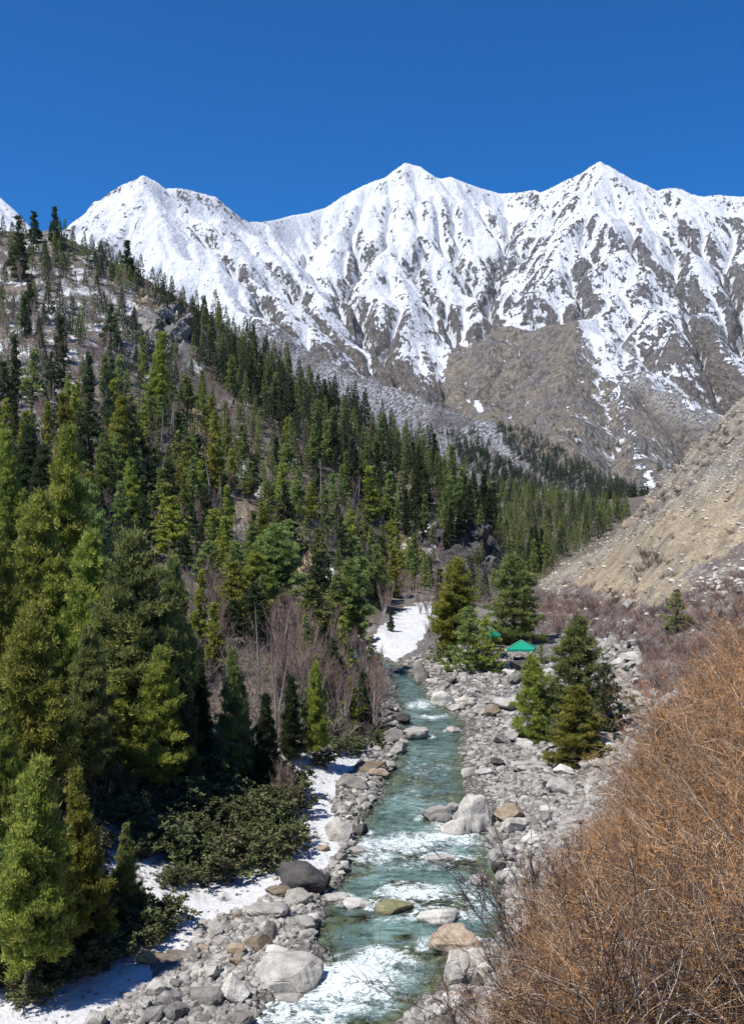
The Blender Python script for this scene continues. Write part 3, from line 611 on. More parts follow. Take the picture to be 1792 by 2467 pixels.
# (x, y_base, width, height in photo pixels/1647-wide view, material, seed, tilt, in water, label)
_B = [
 (1040, 1850, 108, 88, 'p', 1, 12, 1, 'largest pale boulder at the right edge of the river, two rounded lobes'),
 (968, 1825, 62, 40, 'p', 2, 0, 1, 'smooth pale domed boulder in the water just left of the largest boulder'),
 (1003, 1800, 34, 22, 'g', 3, 0, 1, 'small grey rock between the pale dome and the largest boulder'),
 (1096, 1822, 17, 15, 'm', 4, 0, 0, 'small yellow lichened rock touching the right side of the largest boulder'),
 (1063, 1968, 42, 28, 'g', 5, 0, 1, 'square grey rock standing alone in the river near the right bank'),
 (976, 1914, 58, 17, 'p', 6, 0, 1, 'flat pale rock with a dark notch, just above water in mid river'),
 (873, 2029, 82, 32, 'm', 7, 0, 1, 'long low mossy yellow grey boulder in mid river beside white water'),
 (972, 2050, 88, 40, 'p', 8, 0, 1, 'sloping pale rock in the river right of the long mossy boulder'),
 (1008, 2118, 105, 66, 'b', 9, 0, 1, 'big round brown boulder with rusty edge in the river'),
 (1013, 2190, 50, 82, 'p', 10, 8, 0, 'tall upright pale rock on the right bank below the brown boulder'),
 (1048, 2140, 62, 42, 'p', 11, 0, 0, 'pale angular rock between the brown boulder and the tall upright rock'),
 (1052, 2195, 34, 42, 'g', 12, 0, 0, 'small upright rock leaning on the right of the tall pale rock'),
 (1080, 2165, 40, 32, 'p', 13, 0, 0, 'pale rock wedged behind the tall upright rock'),
 (625, 2205, 158, 78, 'p', 14, 0, 1, 'huge pale block with flat top at the lower left river edge'),
 (518, 2228, 66, 66, 'p', 15, 0, 0, 'rounded pale boulder just left of the huge flat topped block'),
 (455, 2235, 70, 42, 'g', 16, 0, 0, 'dark grey flat rock left of the rounded pale boulder'),
 (668, 1988, 105, 72, 'd', 17, 0, 0, 'black pyramid shaped boulder at the snow edge on the left bank'),
 (712, 1975, 38, 38, 'd', 18, 0, 0, 'smaller dark rock against the right side of the black boulder'),
 (615, 1992, 55, 30, 'b', 19, 0, 0, 'brown sloping rock against the left foot of the black boulder'),
 (660, 2012, 60, 38, 'p', 20, 0, 0, 'pale topped boulder with dark face just below the black boulder'),
 (588, 2040, 88, 38, 'g', 21, 0, 0, 'grey slab shaped boulder at the snow edge left of the pale topped boulder'),
 (668, 2065, 56, 34, 'g', 22, 0, 0, 'square grey rock at the water edge above the gravel spit'),
 (690, 2050, 36, 26, 'p', 23, 0, 0, 'small pale rock touching the square grey rock at the water edge'),
 (790, 2018, 60, 28, 'p', 24, 0, 1, 'pale yellowish rock in the shallows left of the long mossy boulder'),
 (745, 2003, 55, 20, 'p', 25, 0, 1, 'flat cream rock in the shallows beside the smaller dark rock'),
 (748, 1867, 56, 50, 'p', 26, 5, 0, 'pale pointed boulder on the snow at the left water edge'),
 (790, 1852, 45, 25, 'd', 27, 0, 1, 'dark low rock in the water behind the pale pointed boulder'),
 (793, 1895, 40, 18, 'g', 28, 0, 1, 'low wet grey rock in the water below the pale pointed boulder'),
 (715, 1888, 28, 14, 'b', 29, 0, 0, 'small brown rock lying on the snow bank near the pale pointed boulder'),
 (320, 2140, 46, 36, 'm', 30, 0, 0, 'olive green rock sitting alone in the snow at lower left'),
 (450, 2112, 24, 20, 'b', 31, 0, 0, 'orange brown stone among grey rubble at the edge of the snow'),
 (600, 2092, 34, 45, 'g', 32, 8, 0, 'pointed dark faced rock beside the gravel spit'),
 (570, 2110, 56, 38, 'b', 33, 0, 0, 'brownish rock left of the pointed rock by the gravel spit'),
 (520, 2122, 46, 34, 'b', 34, 0, 0, 'reddish brown rock in the middle of the left bank rubble'),
 (615, 2128, 50, 30, 'p', 35, 0, 0, 'pale rock between the gravel spit and the huge flat topped block'),
 (820, 1712, 66, 26, 'b', 36, 0, 0, 'flat orange boulder on the far left bank'),
 (778, 1752, 66, 34, 'g', 37, 0, 0, 'broad grey boulder below the flat orange boulder'),
 (835, 1725, 40, 22, 'b', 38, 0, 0, 'brown rock tucked under the right end of the flat orange boulder'),
 (812, 1755, 40, 22, 'p', 39, 0, 1, 'pale rock at the waterline right of the broad grey boulder'),
 (920, 1640, 56, 26, 'g', 40, 0, 1, 'round backed grey boulder in the river at its upper bend'),
 (866, 1648, 50, 30, 'g', 41, 0, 0, 'grey boulder on the left bank facing the round backed river boulder'),
 (890, 1658, 26, 20, 'g', 42, 0, 0, 'small cube like rock between two grey boulders on the upper left bank'),
 (888, 1605, 40, 24, 'd', 43, 0, 0, 'dark wet rock at the head of the left bank'),
 (985, 1567, 56, 36, 'p', 44, 0, 1, 'pale pointed boulder on the right bank at the upper rapid'),
 (1032, 1568, 45, 24, 'p', 45, 0, 0, 'oval pale boulder right of the pale pointed boulder at the upper rapid'),
 (1072, 1586, 42, 24, 'p', 46, 0, 0, 'cream boulder set among the far right bank rocks'),
 (1128, 1578, 62, 30, 'p', 47, 0, 0, 'wide cream boulder in front of the pair of riverside firs'),
 (1092, 1592, 34, 28, 'b', 48, 0, 0, 'rusty brown rock left of the wide cream boulder'),
 (1005, 1625, 30, 16, 'p', 49, 0, 1, 'small pale rock alone in the river at the upper bend'),
 (1037, 1672, 28, 20, 'g', 50, 0, 1, 'square grey stone at the right water edge in mid photo'),
 (1112, 1650, 36, 24, 'g', 51, 0, 0, 'angular grey rock near the riverside firs'),
 (935, 1512, 38, 44, 'g', 52, 5, 0, 'upright rough boulder at the far end of the river'),
 (893, 1502, 44, 20, 'g', 53, 0, 0, 'flat grey slab beside the far end of the river'),
 (1180, 1712, 74, 26, 'p', 54, 0, 0, 'long flat pale boulder below the riverside firs'),
 (1040, 1725, 34, 22, 'p', 55, 0, 0, 'oval pale rock at the right water edge'),
 (1078, 1722, 48, 20, 'p', 56, 0, 0, 'low pale rock right of the oval rock at the water edge'),
 (1128, 1825, 66, 48, 'b', 57, 0, 0, 'ochre stained boulder on the right bank behind the largest boulder'),
 (1142, 1850, 62, 38, 'p', 58, 0, 0, 'pale slab on the right bank just below the ochre stained boulder'),
 (1105, 1940, 32, 30, 'd', 59, 0, 0, 'round dark grey stone at the right water edge'),
 (1140, 1968, 54, 44, 'p', 60, 0, 0, 'rounded pale boulder right of the round dark stone'),
 (1095, 1880, 34, 40, 'g', 61, 10, 0, 'upright grey rock at the foot of the largest boulder'),
 (1140, 2055, 40, 20, 'b', 62, 0, 0, 'brown rock lying in the water under the tips of the thicket'),
 (1175, 2085, 85, 55, 'p', 63, 0, 0, 'big pale boulder half hidden by the orange thicket'),
 (1165, 2110, 60, 70, 'g', 64, 10, 0, 'large sloping grey boulder behind the thicket twigs'),
 (1245, 1765, 60, 40, 'p', 65, 0, 0, 'cream boulder at the edge of the thicket, upper right bank'),
 (1400, 1348, 38, 22, 'g', 66, 0, 0, 'lone grey boulder on the brown slope above the white stones'),
 (1250, 1722, 44, 28, 'p', 67, 0, 0, 'pale boulder left of the tip of the thicket'),
 (640, 2228, 60, 16, 'p', 68, 0, 1, 'thin pale rock awash in white water below the huge block'),
 (340, 2215, 50, 42, 'p', 69, 0, 0, 'white angular rock near the bottom left edge of the snow'),
 (370, 2240, 55, 50, 'p', 70, 0, 0, 'white pointed rock at the bottom among left bank rubble'),
]
BOULDERS = []
def ground_h(x, y): return float(gz(x, y)[0])
def put_rock(o, x, y, w, h, dpt, tilt=0, rz=0, sink=.25):
    z = ground_h(x, y)
    o.scale = (w / 2, dpt / 2, h / 2); o.rotation_euler = (rad(tilt * .4), rad(tilt), rz)
    o.location = (x, y, z + h / 2 - h * sink)
for bx, by, bw, bh, mk, sd_, tilt, wat, lab in _B:
    px, py = bx * .4511, by * .4511
    if wat: Y = 26.75 / ((py - 512) / 1000 + .015); loc = ((px - CX) / F * Y, Y, float(zr(Y)))
    else:
        hh = hit(px, py, 40); loc = hh
    w, h = bw * .4511 / F * loc[1] * 1.12, bh * .4511 / F * loc[1] * 1.1
    BOULDERS.append(dict(loc=(loc[0], loc[1] + w * .3, loc[2]), w=w, h=h, mk=mk, seed=sd_, tilt=tilt, water=wat, label=lab))
build_river()
rr = random.Random(5)
for b in BOULDERS:
    smooth = b['seed'] in (1, 2, 8, 9, 40, 45, 47, 54, 59, 60, 7, 46)
    o = obj('boulder', rock_mesh(100 + b['seed'], b['mk'], 4, (3 if b['seed'] == 1 else 6) if smooth else 15, .16 if smooth else .08, {14: 1.0, 5: .7, 22: .8, 21: .6, 15: .3, 60: .4, 41: .5}.get(b['seed'], 0.),
            ([.80, .9, .95], [.2, 0.1, 0.05], [.62, .8, .62], [-.42, -.45, -.34]) if b['seed'] == 1 else None), label=b['label'], cat='boulder', group='boulders along the river')
    x, y, z = b['loc']; slp = (512 + 1000 * (26 - z) / y - 512) / 1000; hv = max(b['h'] - .45 * b['w'] * slp, b['h'] * .62)
    if b['water']:
        o.scale = (b['w'] / 2, b['w'] * .36, hv * .8); o.rotation_euler = (0, rad(b['tilt']), 0); o.location = (x, y, z + hv * .2)
    else:
        o.scale = (b['w'] / 2, b['w'] * .36, hv * .65); o.rotation_euler = (0, rad(b['tilt']), 0); o.location = (x, y, z + hv * .38)
# bank rocks: sampled where the photograph shows rubble
def pct(px, py): return '%d%% across, %d%% down the photo' % (round(px / 7.43), round(py / 10.24))
USED = {}
def where(px, py):
    s = pct(px, py); USED[s] = USED.get(s, 0) + 1
    return s if USED[s] == 1 else '%.1f%% across, %.1f%% down the photo' % (px / 7.43, py / 10.24)
BANK_L = D([(180, 2280), (420, 2120), (440, 2050), (560, 2010), (640, 1950), (720, 1930), (760, 1860), (740, 1800), (760, 1740), (800, 1680), (850, 1620), (860, 1560), (880, 1500), (940, 1560), (900, 1680), (850, 1720), (790, 1850), (790, 1900), (700, 2000), (700, 2060), (680, 2150), (560, 2200), (600, 2300)])
BANK_R = D([(860, 1480), (960, 1440), (1180, 1440), (1180, 1620), (1330, 1700), (1300, 1800), (1200, 1960), (1150, 2080), (1080, 2200), (900, 2280), (900, 2250), (1020, 2180), (1090, 2100), (1130, 2040), (1110, 1960), (1080, 1860), (1110, 1790), (1060, 1740), (1020, 1680), (1060, 1600), (960, 1560), (930, 1500)])
WHITE_R = D([(1190, 1480), (1300, 1420), (1410, 1420), (1430, 1480), (1380, 1560), (1540, 1510), (1560, 1580), (1380, 1660), (1340, 1700)])
GRAV = D([(575, 2065), (690, 2040), (700, 2120), (640, 2150), (590, 2120)])
taken = [(b['loc'][0], b['loc'][1], b['w'] * .5) for b in BOULDERS]
def scatter_rocks(n_big, n_small):
    r = np.random.RandomState(77); big = []; small = []
    regs = [(BANK_L, (180, 2280, 960, 1480), .42, 'left bank'), (BANK_R, (860, 2290, 1340, 1430), .48, 'right bank'), (WHITE_R, (1190, 1700, 1560, 1420), .10, 'lower right slope')]
    tries = 0
    while len(big) < n_big and tries < 20000:
        tries += 1; k = r.choice(3, p=[.38, .42, .20]); poly, bb, _, nm = regs[k]
        px = r.uniform(bb[0], bb[2]) * .4511; py = r.uniform(bb[3], bb[1]) * .4511
        if not inpoly(px, py, poly) or inpoly(px, py, GRAV): continue
        h = hit(px, py, 40, 260, 500)
        if h is None: continue
        x, y, z = h; dr = max(xL(y) - x, x - xR(y))
        if dr < -.5: continue
        w = np.exp(r.normal(-.12, .55)) * (.75 + y / 190) * (.85 if k == 0 else 1)
        if any((x - a) ** 2 + (y - b) ** 2 < (c * .75 + w * .36) ** 2 for a, b, c in taken): continue
        taken.append((x, y, w * .5)); big.append((px, py, x, y, z, w, nm, k))
    return big
BIG = scatter_rocks(228, 0)
shape_w = ['angular', 'flat', 'rounded', 'blocky', 'wedge shaped']
for px, py, x, y, z, w, nm, k in BIG:
    s = rr.randrange(7); mk = rr.choices(['g', 'p', 'b', 'm', 'd'], [.5, .33, .08, .03, .06])[0] if k != 2 else 'p'
    fl = rr.uniform(.35, .85); smooth = s in (1, 2, 5)
    o = obj('boulder', rock_mesh(200 + s, mk, 2 if w * F / y < 14 else 4, 6 if smooth else 15, .2 if smooth else .08), cat='boulder', group='boulders along the river')
    put_rock(o, x, y, w, w * fl, w * rr.uniform(.6, .95), rr.uniform(-14, 14), rr.uniform(0, 6.28), .22)
    col = dict(g='grey', p='pale grey', b='brown', m='greenish', d='dark')[mk]
    o['label'] = '%s %s %s on %s, %s' % (col, 'flat' if fl < .45 else ('rounded' if smooth else 'angular'), 'boulder' if w > 1.4 else 'rock', nm, where(px, py - w * fl * .4 * F / y))
print('rocks', len(BIG), time.time() - T0)
def merged(name, items, lib, mat, label, cat, **kw):
    """many small copies baked into one mesh: items = (lib index, x, y, z, sx, sy, sz, rot, tone)"""
    VV, FF, TT = [], [], []; off = 0
    for (k, x, y, z, sx, sy, sz, rz, tone) in items:
        V, Fc = lib[k]; c, s = math.cos(rz), math.sin(rz)
        a = V[:, 0] * sx; b = V[:, 1] * sy
        VV.append(np.c_[a * c - b * s + x, a * s + b * c + y, V[:, 2] * sz + z]); FF.append(Fc + off); TT.append(np.full(len(V), tone)); off += len(V)
    me = mesh_np(name, np.concatenate(VV), np.concatenate(FF), dict(tone=np.concatenate(TT)), smooth=kw.get('smooth', True), mats=[mat])
    if kw.get('sharp'):
        try: me.set_sharp_from_angle(angle=rad(35))
        except Exception: pass
    return obj(name, me, label=label, cat=cat, kind='stuff')
def rubble():
    r = np.random.RandomState(3); lib = [rock_verts(1, 300 + k, 6, .15) for k in range(6)]; items = []
    def add(poly, n, lo, hi, dens=None, bed=False):
        xs = [p[0] for p in poly]; ys = [p[1] for p in poly]; k = 0; c = 0
        P_ = np.c_[r.uniform(min(xs), max(xs), n * 6), r.uniform(min(ys), max(ys), n * 6)]
        P_ = P_[inpoly(P_[:, 0], P_[:, 1], poly)][:n]
        o = hits(P_[:, 0], P_[:, 1])
        for x, y, z in o.T[~np.isnan(o[0])]:
            w = np.exp(r.uniform(math.log(lo), math.log(hi))) * (.7 + y / 140)
            items.append((r.randint(6), x, y, z + w * .08, w / 2, w / 2 * r.uniform(.6, 1), w / 2 * r.uniform(.35, .75), r.uniform(0, 6.28), r.choice([-.45, -.3, -.15, 0, .1, .2, .3])))
    add(BANK_L, 3600, .14, .75); add(BANK_R, 7000, .13, .7); add(WHITE_R, 900, .2, .9); add(D([(1300, 1690), (1400, 1640), (1450, 1720), (1360, 1850), (1300, 2000), (1240, 2150), (1150, 2290), (1000, 2290), (1080, 2200), (1150, 2080), (1200, 1960)]), 2200, .2, .9); add(D([(0, 2270), (0, 2200), (130, 2130), (260, 2020), (420, 1950), (560, 1880), (640, 1830), (610, 1700), (700, 1640), (790, 1690), (740, 1740), (730, 1800), (760, 1850), (720, 1925), (590, 2000), (420, 2100), (150, 2290)]), 170, .1, .5)
    print(len(items)); merged('riverbank_rubble', items, lib, M_ROCK, 'grey stones and cobbles covering both river banks', 'stones', sharp=True)
    items = []
    up = D([(1180, 1290), (1380, 1160), (1500, 1000), (1647, 860), (1647, 1060), (1400, 1200), (1300, 1270), (1230, 1330)]); add(up, 1300, .10, .38)
    add(D([(1180, 1290), (1647, 1040), (1647, 1400), (1500, 1420), (1200, 1420)]), 300, .15, .6)
    add(D([(1500, 1300), (1647, 1240), (1647, 1320), (1560, 1320)]), 90, .2, .8)
    merged('slope_stones', items, lib, M_TANST, 'pale stones strewn over the dry right hand slope', 'stones', sharp=True)
    items = []; add(GRAV, 1500, .04, .12)
    merged('gravel', items, [rock_verts(0, 400 + k, 2, .1) for k in range(4)] * 2, M_ROCK, 'fine grey gravel spit at the left water edge', 'gravel')
    items = []                                        # stones on the river bed, seen through the water
    for _ in range(2600):
        y = math.exp(r.uniform(math.log(45), math.log(130))); x = r.uniform(xL(y), xR(y)); w = r.uniform(.25, 1.1)
        z = ground_h(x, y); items.append((r.randint(6), x, y, min(z, zr(y) - .1 - w * .18), w / 2, w / 2, w * .3, r.uniform(0, 6.28), r.uniform(-.3, .5)))
    merged('riverbed_stones', items, lib, M_MOSS, 'yellow green stones under the shallow river water', 'stones')
rubble()
print('rubble', time.time() - T0)
# ------------------------------------------------------------------ vegetation builders
def nrmz(v): return v / (np.linalg.norm(v, axis=-1, keepdims=True) + 1e-9)
def tubes(P_, R_, sides=3):
    """P_ (n,k,3) centre lines, R_ (n,k) radii -> vertices, quads"""
    n, k, _ = P_.shape; T = nrmz(np.gradient(P_, axis=1)); up = np.where(np.abs(T[..., 2:3]) > .9, np.array([1., 0, 0]), np.array([0, 0, 1.]))
    A = nrmz(np.cross(T, up)); B = np.cross(T, A); th = np.arange(sides) * 2 * np.pi / sides
    V = P_[:, :, None] + R_[:, :, None, None] * (A[:, :, None] * np.cos(th)[None, None, :, None] + B[:, :, None] * np.sin(th)[None, None, :, None])
    i = np.arange(n)[:, None, None] * k * sides; j = np.arange(k - 1)[None, :, None] * sides; s = np.arange(sides)[None, None, :]; s2 = (s + 1) % sides
    Q = np.stack([i + j + s, i + j + s2, i + j + sides + s2, i + j + sides + s], -1).reshape(-1, 4)
    return V.reshape(-1, 3), Q
def curves(r, p0, d, L, k, bend=.15, lift=0.0):
    n = len(p0); t = np.linspace(0, 1, k)[None, :, None]; c = r.normal(size=(n, 1, 3)) * bend; c[..., 2] += lift
    c2 = r.normal(size=(n, 1, 3)) * bend * .5
    return p0[:, None] + L[:, None, None] * (d[:, None] * t + c * t * t + c2 * np.sin(t * 6) * .25)
def kids(r, P_, n, lo=.2, hi=1.0, spread=.8, lift=.2):
    m, k, _ = P_.shape; i = r.randint(0, m, n); t = r.uniform(lo, hi, n) * (k - 1.001); j = t.astype(int); f = (t - j)[:, None]
    p = P_[i, j] * (1 - f) + P_[i, j + 1] * f; d = nrmz(P_[i, j + 1] - P_[i, j]) + r.normal(size=(n, 3)) * spread; d[:, 2] += lift
    return p, nrmz(d), i
def blades(r, c, d, l, w, bend=.1):
    """flat spindle shaped leaves: base c, direction d, length l, width w"""
    n = len(c); s = nrmz(np.cross(d, r.normal(size=(n, 3)))); m = c + d * (l * .45)[:, None] + r.normal(size=(n, 3)) * (l * bend)[:, None]
    V = np.stack([c, m - s * (w / 2)[:, None], c + d * l[:, None], m + s * (w / 2)[:, None]], 1).reshape(-1, 3)
    return V, np.arange(n * 4).reshape(n, 4)
class Acc:
    def __init__(s): s.V, s.F, s.T, s.n = [], {3: [], 4: []}, [], 0
    def add(s, V, Fc, tone=0.):
        s.V.append(V); s.F[Fc.shape[1]].append(Fc + s.n); s.T.append(np.broadcast_to(np.asarray(tone, float), (len(V),)).copy() if np.ndim(tone) < 2 else tone); s.n += len(V)
    def mesh(s, name, mat, smooth=True):
        fs = [np.concatenate(f) for f in s.F.values() if f]
        return mesh_np(name, np.concatenate(s.V), fs, dict(tone=np.concatenate(s.T)), smooth=smooth, mats=[mat])
def mat_foliage(name, dark, light, yellow, rnd=.45, trans=.4):
    m = NT(name); t = m.attr('tone'); oi = m.new('ShaderNodeObjectInfo')
    c = m.ramp(t, [(0, dark), (.55, light), (1, yellow)])
    a = m.new('ShaderNodeHueSaturation'); m.L(c, a.inputs['Color'])
    m.L(m.math('ADD', m.math('MULTIPLY', oi.outputs['Random'], .045), .466), a.inputs['Hue'])
    m.L(m.math('ADD', m.math('MULTIPLY', oi.outputs['Random'], rnd), 1 - rnd / 2), a.inputs['Value'])
    c = a.outputs[0]; m.base(c, .65); m.p.inputs['Specular IOR Level'].default_value = .25
    if trans:
        tr = m.new('ShaderNodeBsdfTranslucent'); m.L(c, tr.inputs[0]); mx = m.new('ShaderNodeMixShader'); mx.inputs[0].default_value = trans
        m.L(m.p.outputs[0], mx.inputs[1]); m.L(tr.outputs[0], mx.inputs[2]); m.L(mx.outputs[0], m.out.inputs[0])
    return m.m
def mat_bark(name, a, b):
    m = NT(name); v = m.coord(scale=(1, 1, .3)); n = m.noise(v, 6, 4, .6); c = m.ramp(n, [(.3, a), (.7, b)])
    m.base(m.mixc(1., c, m.math('ADD', m.attr('tone'), 1.0), 'MULTIPLY'), .9); return m.m
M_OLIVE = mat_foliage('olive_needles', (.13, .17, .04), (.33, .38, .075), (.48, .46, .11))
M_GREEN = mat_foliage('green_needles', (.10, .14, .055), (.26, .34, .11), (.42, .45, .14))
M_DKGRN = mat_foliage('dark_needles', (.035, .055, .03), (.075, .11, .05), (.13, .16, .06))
M_RHODO = mat_foliage('rhododendron_leaves', (.055, .075, .032), (.13, .15, .06), (.24, .22, .10), trans=.1)
M_BARK = mat_bark('grey_brown_bark', (.07, .055, .045), (.16, .13, .11))
M_BIRCH = mat_bark('pale_birch_bark', (.26, .22, .2), (.5, .45, .42))
M_TWIG = mat_bark('bare_purple_twigs', (.21, .135, .115), (.35, .24, .2))
M_TWIG2 = mat_bark('dark_bare_twigs', (.07, .05, .05), (.14, .105, .105))

def conifer_parts(seed, kind, lod):
    """10 m tall tree; kind pine|fir|slim ; lod near|mid"""
    r = np.random.RandomState(seed); H = 10.
    Rm = dict(pine=2.75, fir=2.35, slim=1.4, bush=2.5)[kind]; t0 = dict(pine=.2, fir=.08, slim=.08, bush=.0)[kind]
    nw = dict(near=24, mid=17)[lod]; per = dict(near=6, mid=5)[lod]
    hs_ = np.linspace(t0, .985, nw) + r.normal(size=nw) * .006
    lean = r.normal(size=2) * .12
    def axis(h): return np.stack([lean[0] * np.sin(h * 3), lean[1] * np.sin(h * 2.3), h * H], -1)
    Pt = axis(np.linspace(0, 1, 12))[None]; Rt = (.20 * (1 - np.linspace(0, 1, 12)) ** .8 + .02)[None]
    tv, tf = tubes(Pt, Rt, 7); trunk = Acc(); trunk.add(tv, tf)
    P0, DD, LL = [], [], []; ph = r.uniform(0, 6)
    asym = r.uniform(.75, 1.25, 8)
    for k, h in enumerate(hs_):
        prof = (1 - h) ** (.75 if kind == 'pine' else .9) * min(1, ((h - t0) / .14 + .45))
        if kind == 'pine': prof = prof * .72 + .22 * (1 - h) ** .4
        for q in range(per):
            if kind == 'bush': prof = (1 - h ** 1.5) ** .8 * min(1, .75 + h * 2)
            if r.rand() < (.12 if kind != 'pine' else .2): continue
            a = ph + k * 2.4 + q * 6.283 / per + r.normal() * .25; L = Rm * prof * r.uniform(.65, 1.2) * asym[int(a / .785) % 8]
            el = mix(-.25, .75, h ** 1.3) + r.normal() * .12
            if kind == 'pine': el += .15
            P0.append(axis(h)); DD.append([math.cos(a) * math.cos(el), math.sin(a) * math.cos(el), math.sin(el)]); LL.append(max(L, .14))
    P0, DD, LL = np.array(P0), np.array(DD), np.array(LL)
    Bc = curves(r, P0, DD, LL, 6, .1, .18); bv, bf = tubes(Bc, np.linspace(1, .25, 6)[None] * (.018 + .02 * LL)[:, None], 3); trunk.add(bv, bf, -.2)
    # tufts along the limbs
    m_ = np.maximum(1, (LL * dict(near=4.6, mid=2.6)[lod] + .5).astype(int)); ib = np.repeat(np.arange(len(LL)), m_); nc_ = len(ib)
    t = r.beta(2.2, .9, nc_) * 4.999; j = t.astype(int); f = (t - j)[:, None]
    cc0 = Bc[ib, j] * (1 - f) + Bc[ib, j + 1] * f; tg = nrmz(Bc[ib, j + 1] - Bc[ib, j])
    side = nrmz(np.cross(tg, [0, 0, 1])) * (r.uniform(-1, 1, nc_) * (1.25 - t / 5) * LL[ib] * .45)[:, None]; cc0 = cc0 + side; cc0[:, 2] += r.normal(size=nc_) * .05
    nt = dict(near=3600, mid=680)[lod]; kk = r.randint(0, nc_, nt); cton = r.normal(size=nc_) * .17
    sg = dict(near=.155, mid=.17)[lod]; c = cc0[kk] + r.normal(size=(nt, 3)) * [sg, sg, sg * .55]; tang = tg[kk]; side = side[kk]
    dr = nrmz(tang * .8 + nrmz(side + 1e-6) * .4 + np.array([0, 0, .8]))
    nb = dict(near=11, mid=7)[lod]; l0 = dict(near=.30, mid=.42)[lod]; w0 = dict(near=.062, mid=.15)[lod]
    ci = np.repeat(np.arange(nt), nb); n = len(ci)
    cc = c[ci] + r.normal(size=(n, 3)) * .07; dd = nrmz(dr[ci] + r.normal(size=(n, 3)) * .55)
    ll = l0 * r.uniform(.6, 1.25, n); V, Q = blades(r, cc, dd, ll, w0 * r.uniform(.7, 1.3, n))
    ton = np.clip(.45 + r.normal(size=nt) * .08 + cton[kk], 0, 1)[ci] + r.normal(size=n) * .05
    crown = Acc(); crown.add(V, Q, np.repeat(np.clip(ton, 0, 1), 4)); return trunk, crown
def thing(name, loc, label, cat, group, rz=0, sc=(1, 1, 1)):
    o = bpy.data.objects.new(name, None); COL.objects.link(o); o.empty_display_size = .1
    o.location = loc; o.rotation_euler = (0, 0, rz); o.scale = sc; o['label'] = label; o['category'] = cat; o['group'] = group; return o
PROTO = {}
def proto_conifer(seed, kind, lod, mk):
    k = (seed, kind, lod, mk)
    if k not in PROTO:
        g = (seed, kind, lod)
        if g not in PROTO: PROTO[g] = conifer_parts(seed, kind, lod)
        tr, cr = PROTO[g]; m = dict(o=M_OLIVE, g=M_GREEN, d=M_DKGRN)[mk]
        if ('t',) + g not in PROTO: PROTO[('t',) + g] = tr.mesh('trunk', M_BARK)
        PROTO[k] = (PROTO[('t',) + g], cr.mesh('crown', m))
    return PROTO[k]
def place_conifer(x, y, z, H, wf, kind, lod, mk, seed, label, group, name='conifer_tree'):
    tm, cm = proto_conifer(seed, kind, lod, mk); s = H / 10.
    t = thing(name, (x, y, z - .15), label, 'conifer', group, (seed * 2.1 + x) % 6.28, (s * wf, s * wf, s))
    t.rotation_euler = (math.sin(x * 7.1) * .045, math.cos(y * 5.3) * .045, t.rotation_euler[2]); obj('trunk', tm, t); obj('crown', cm, t); return t

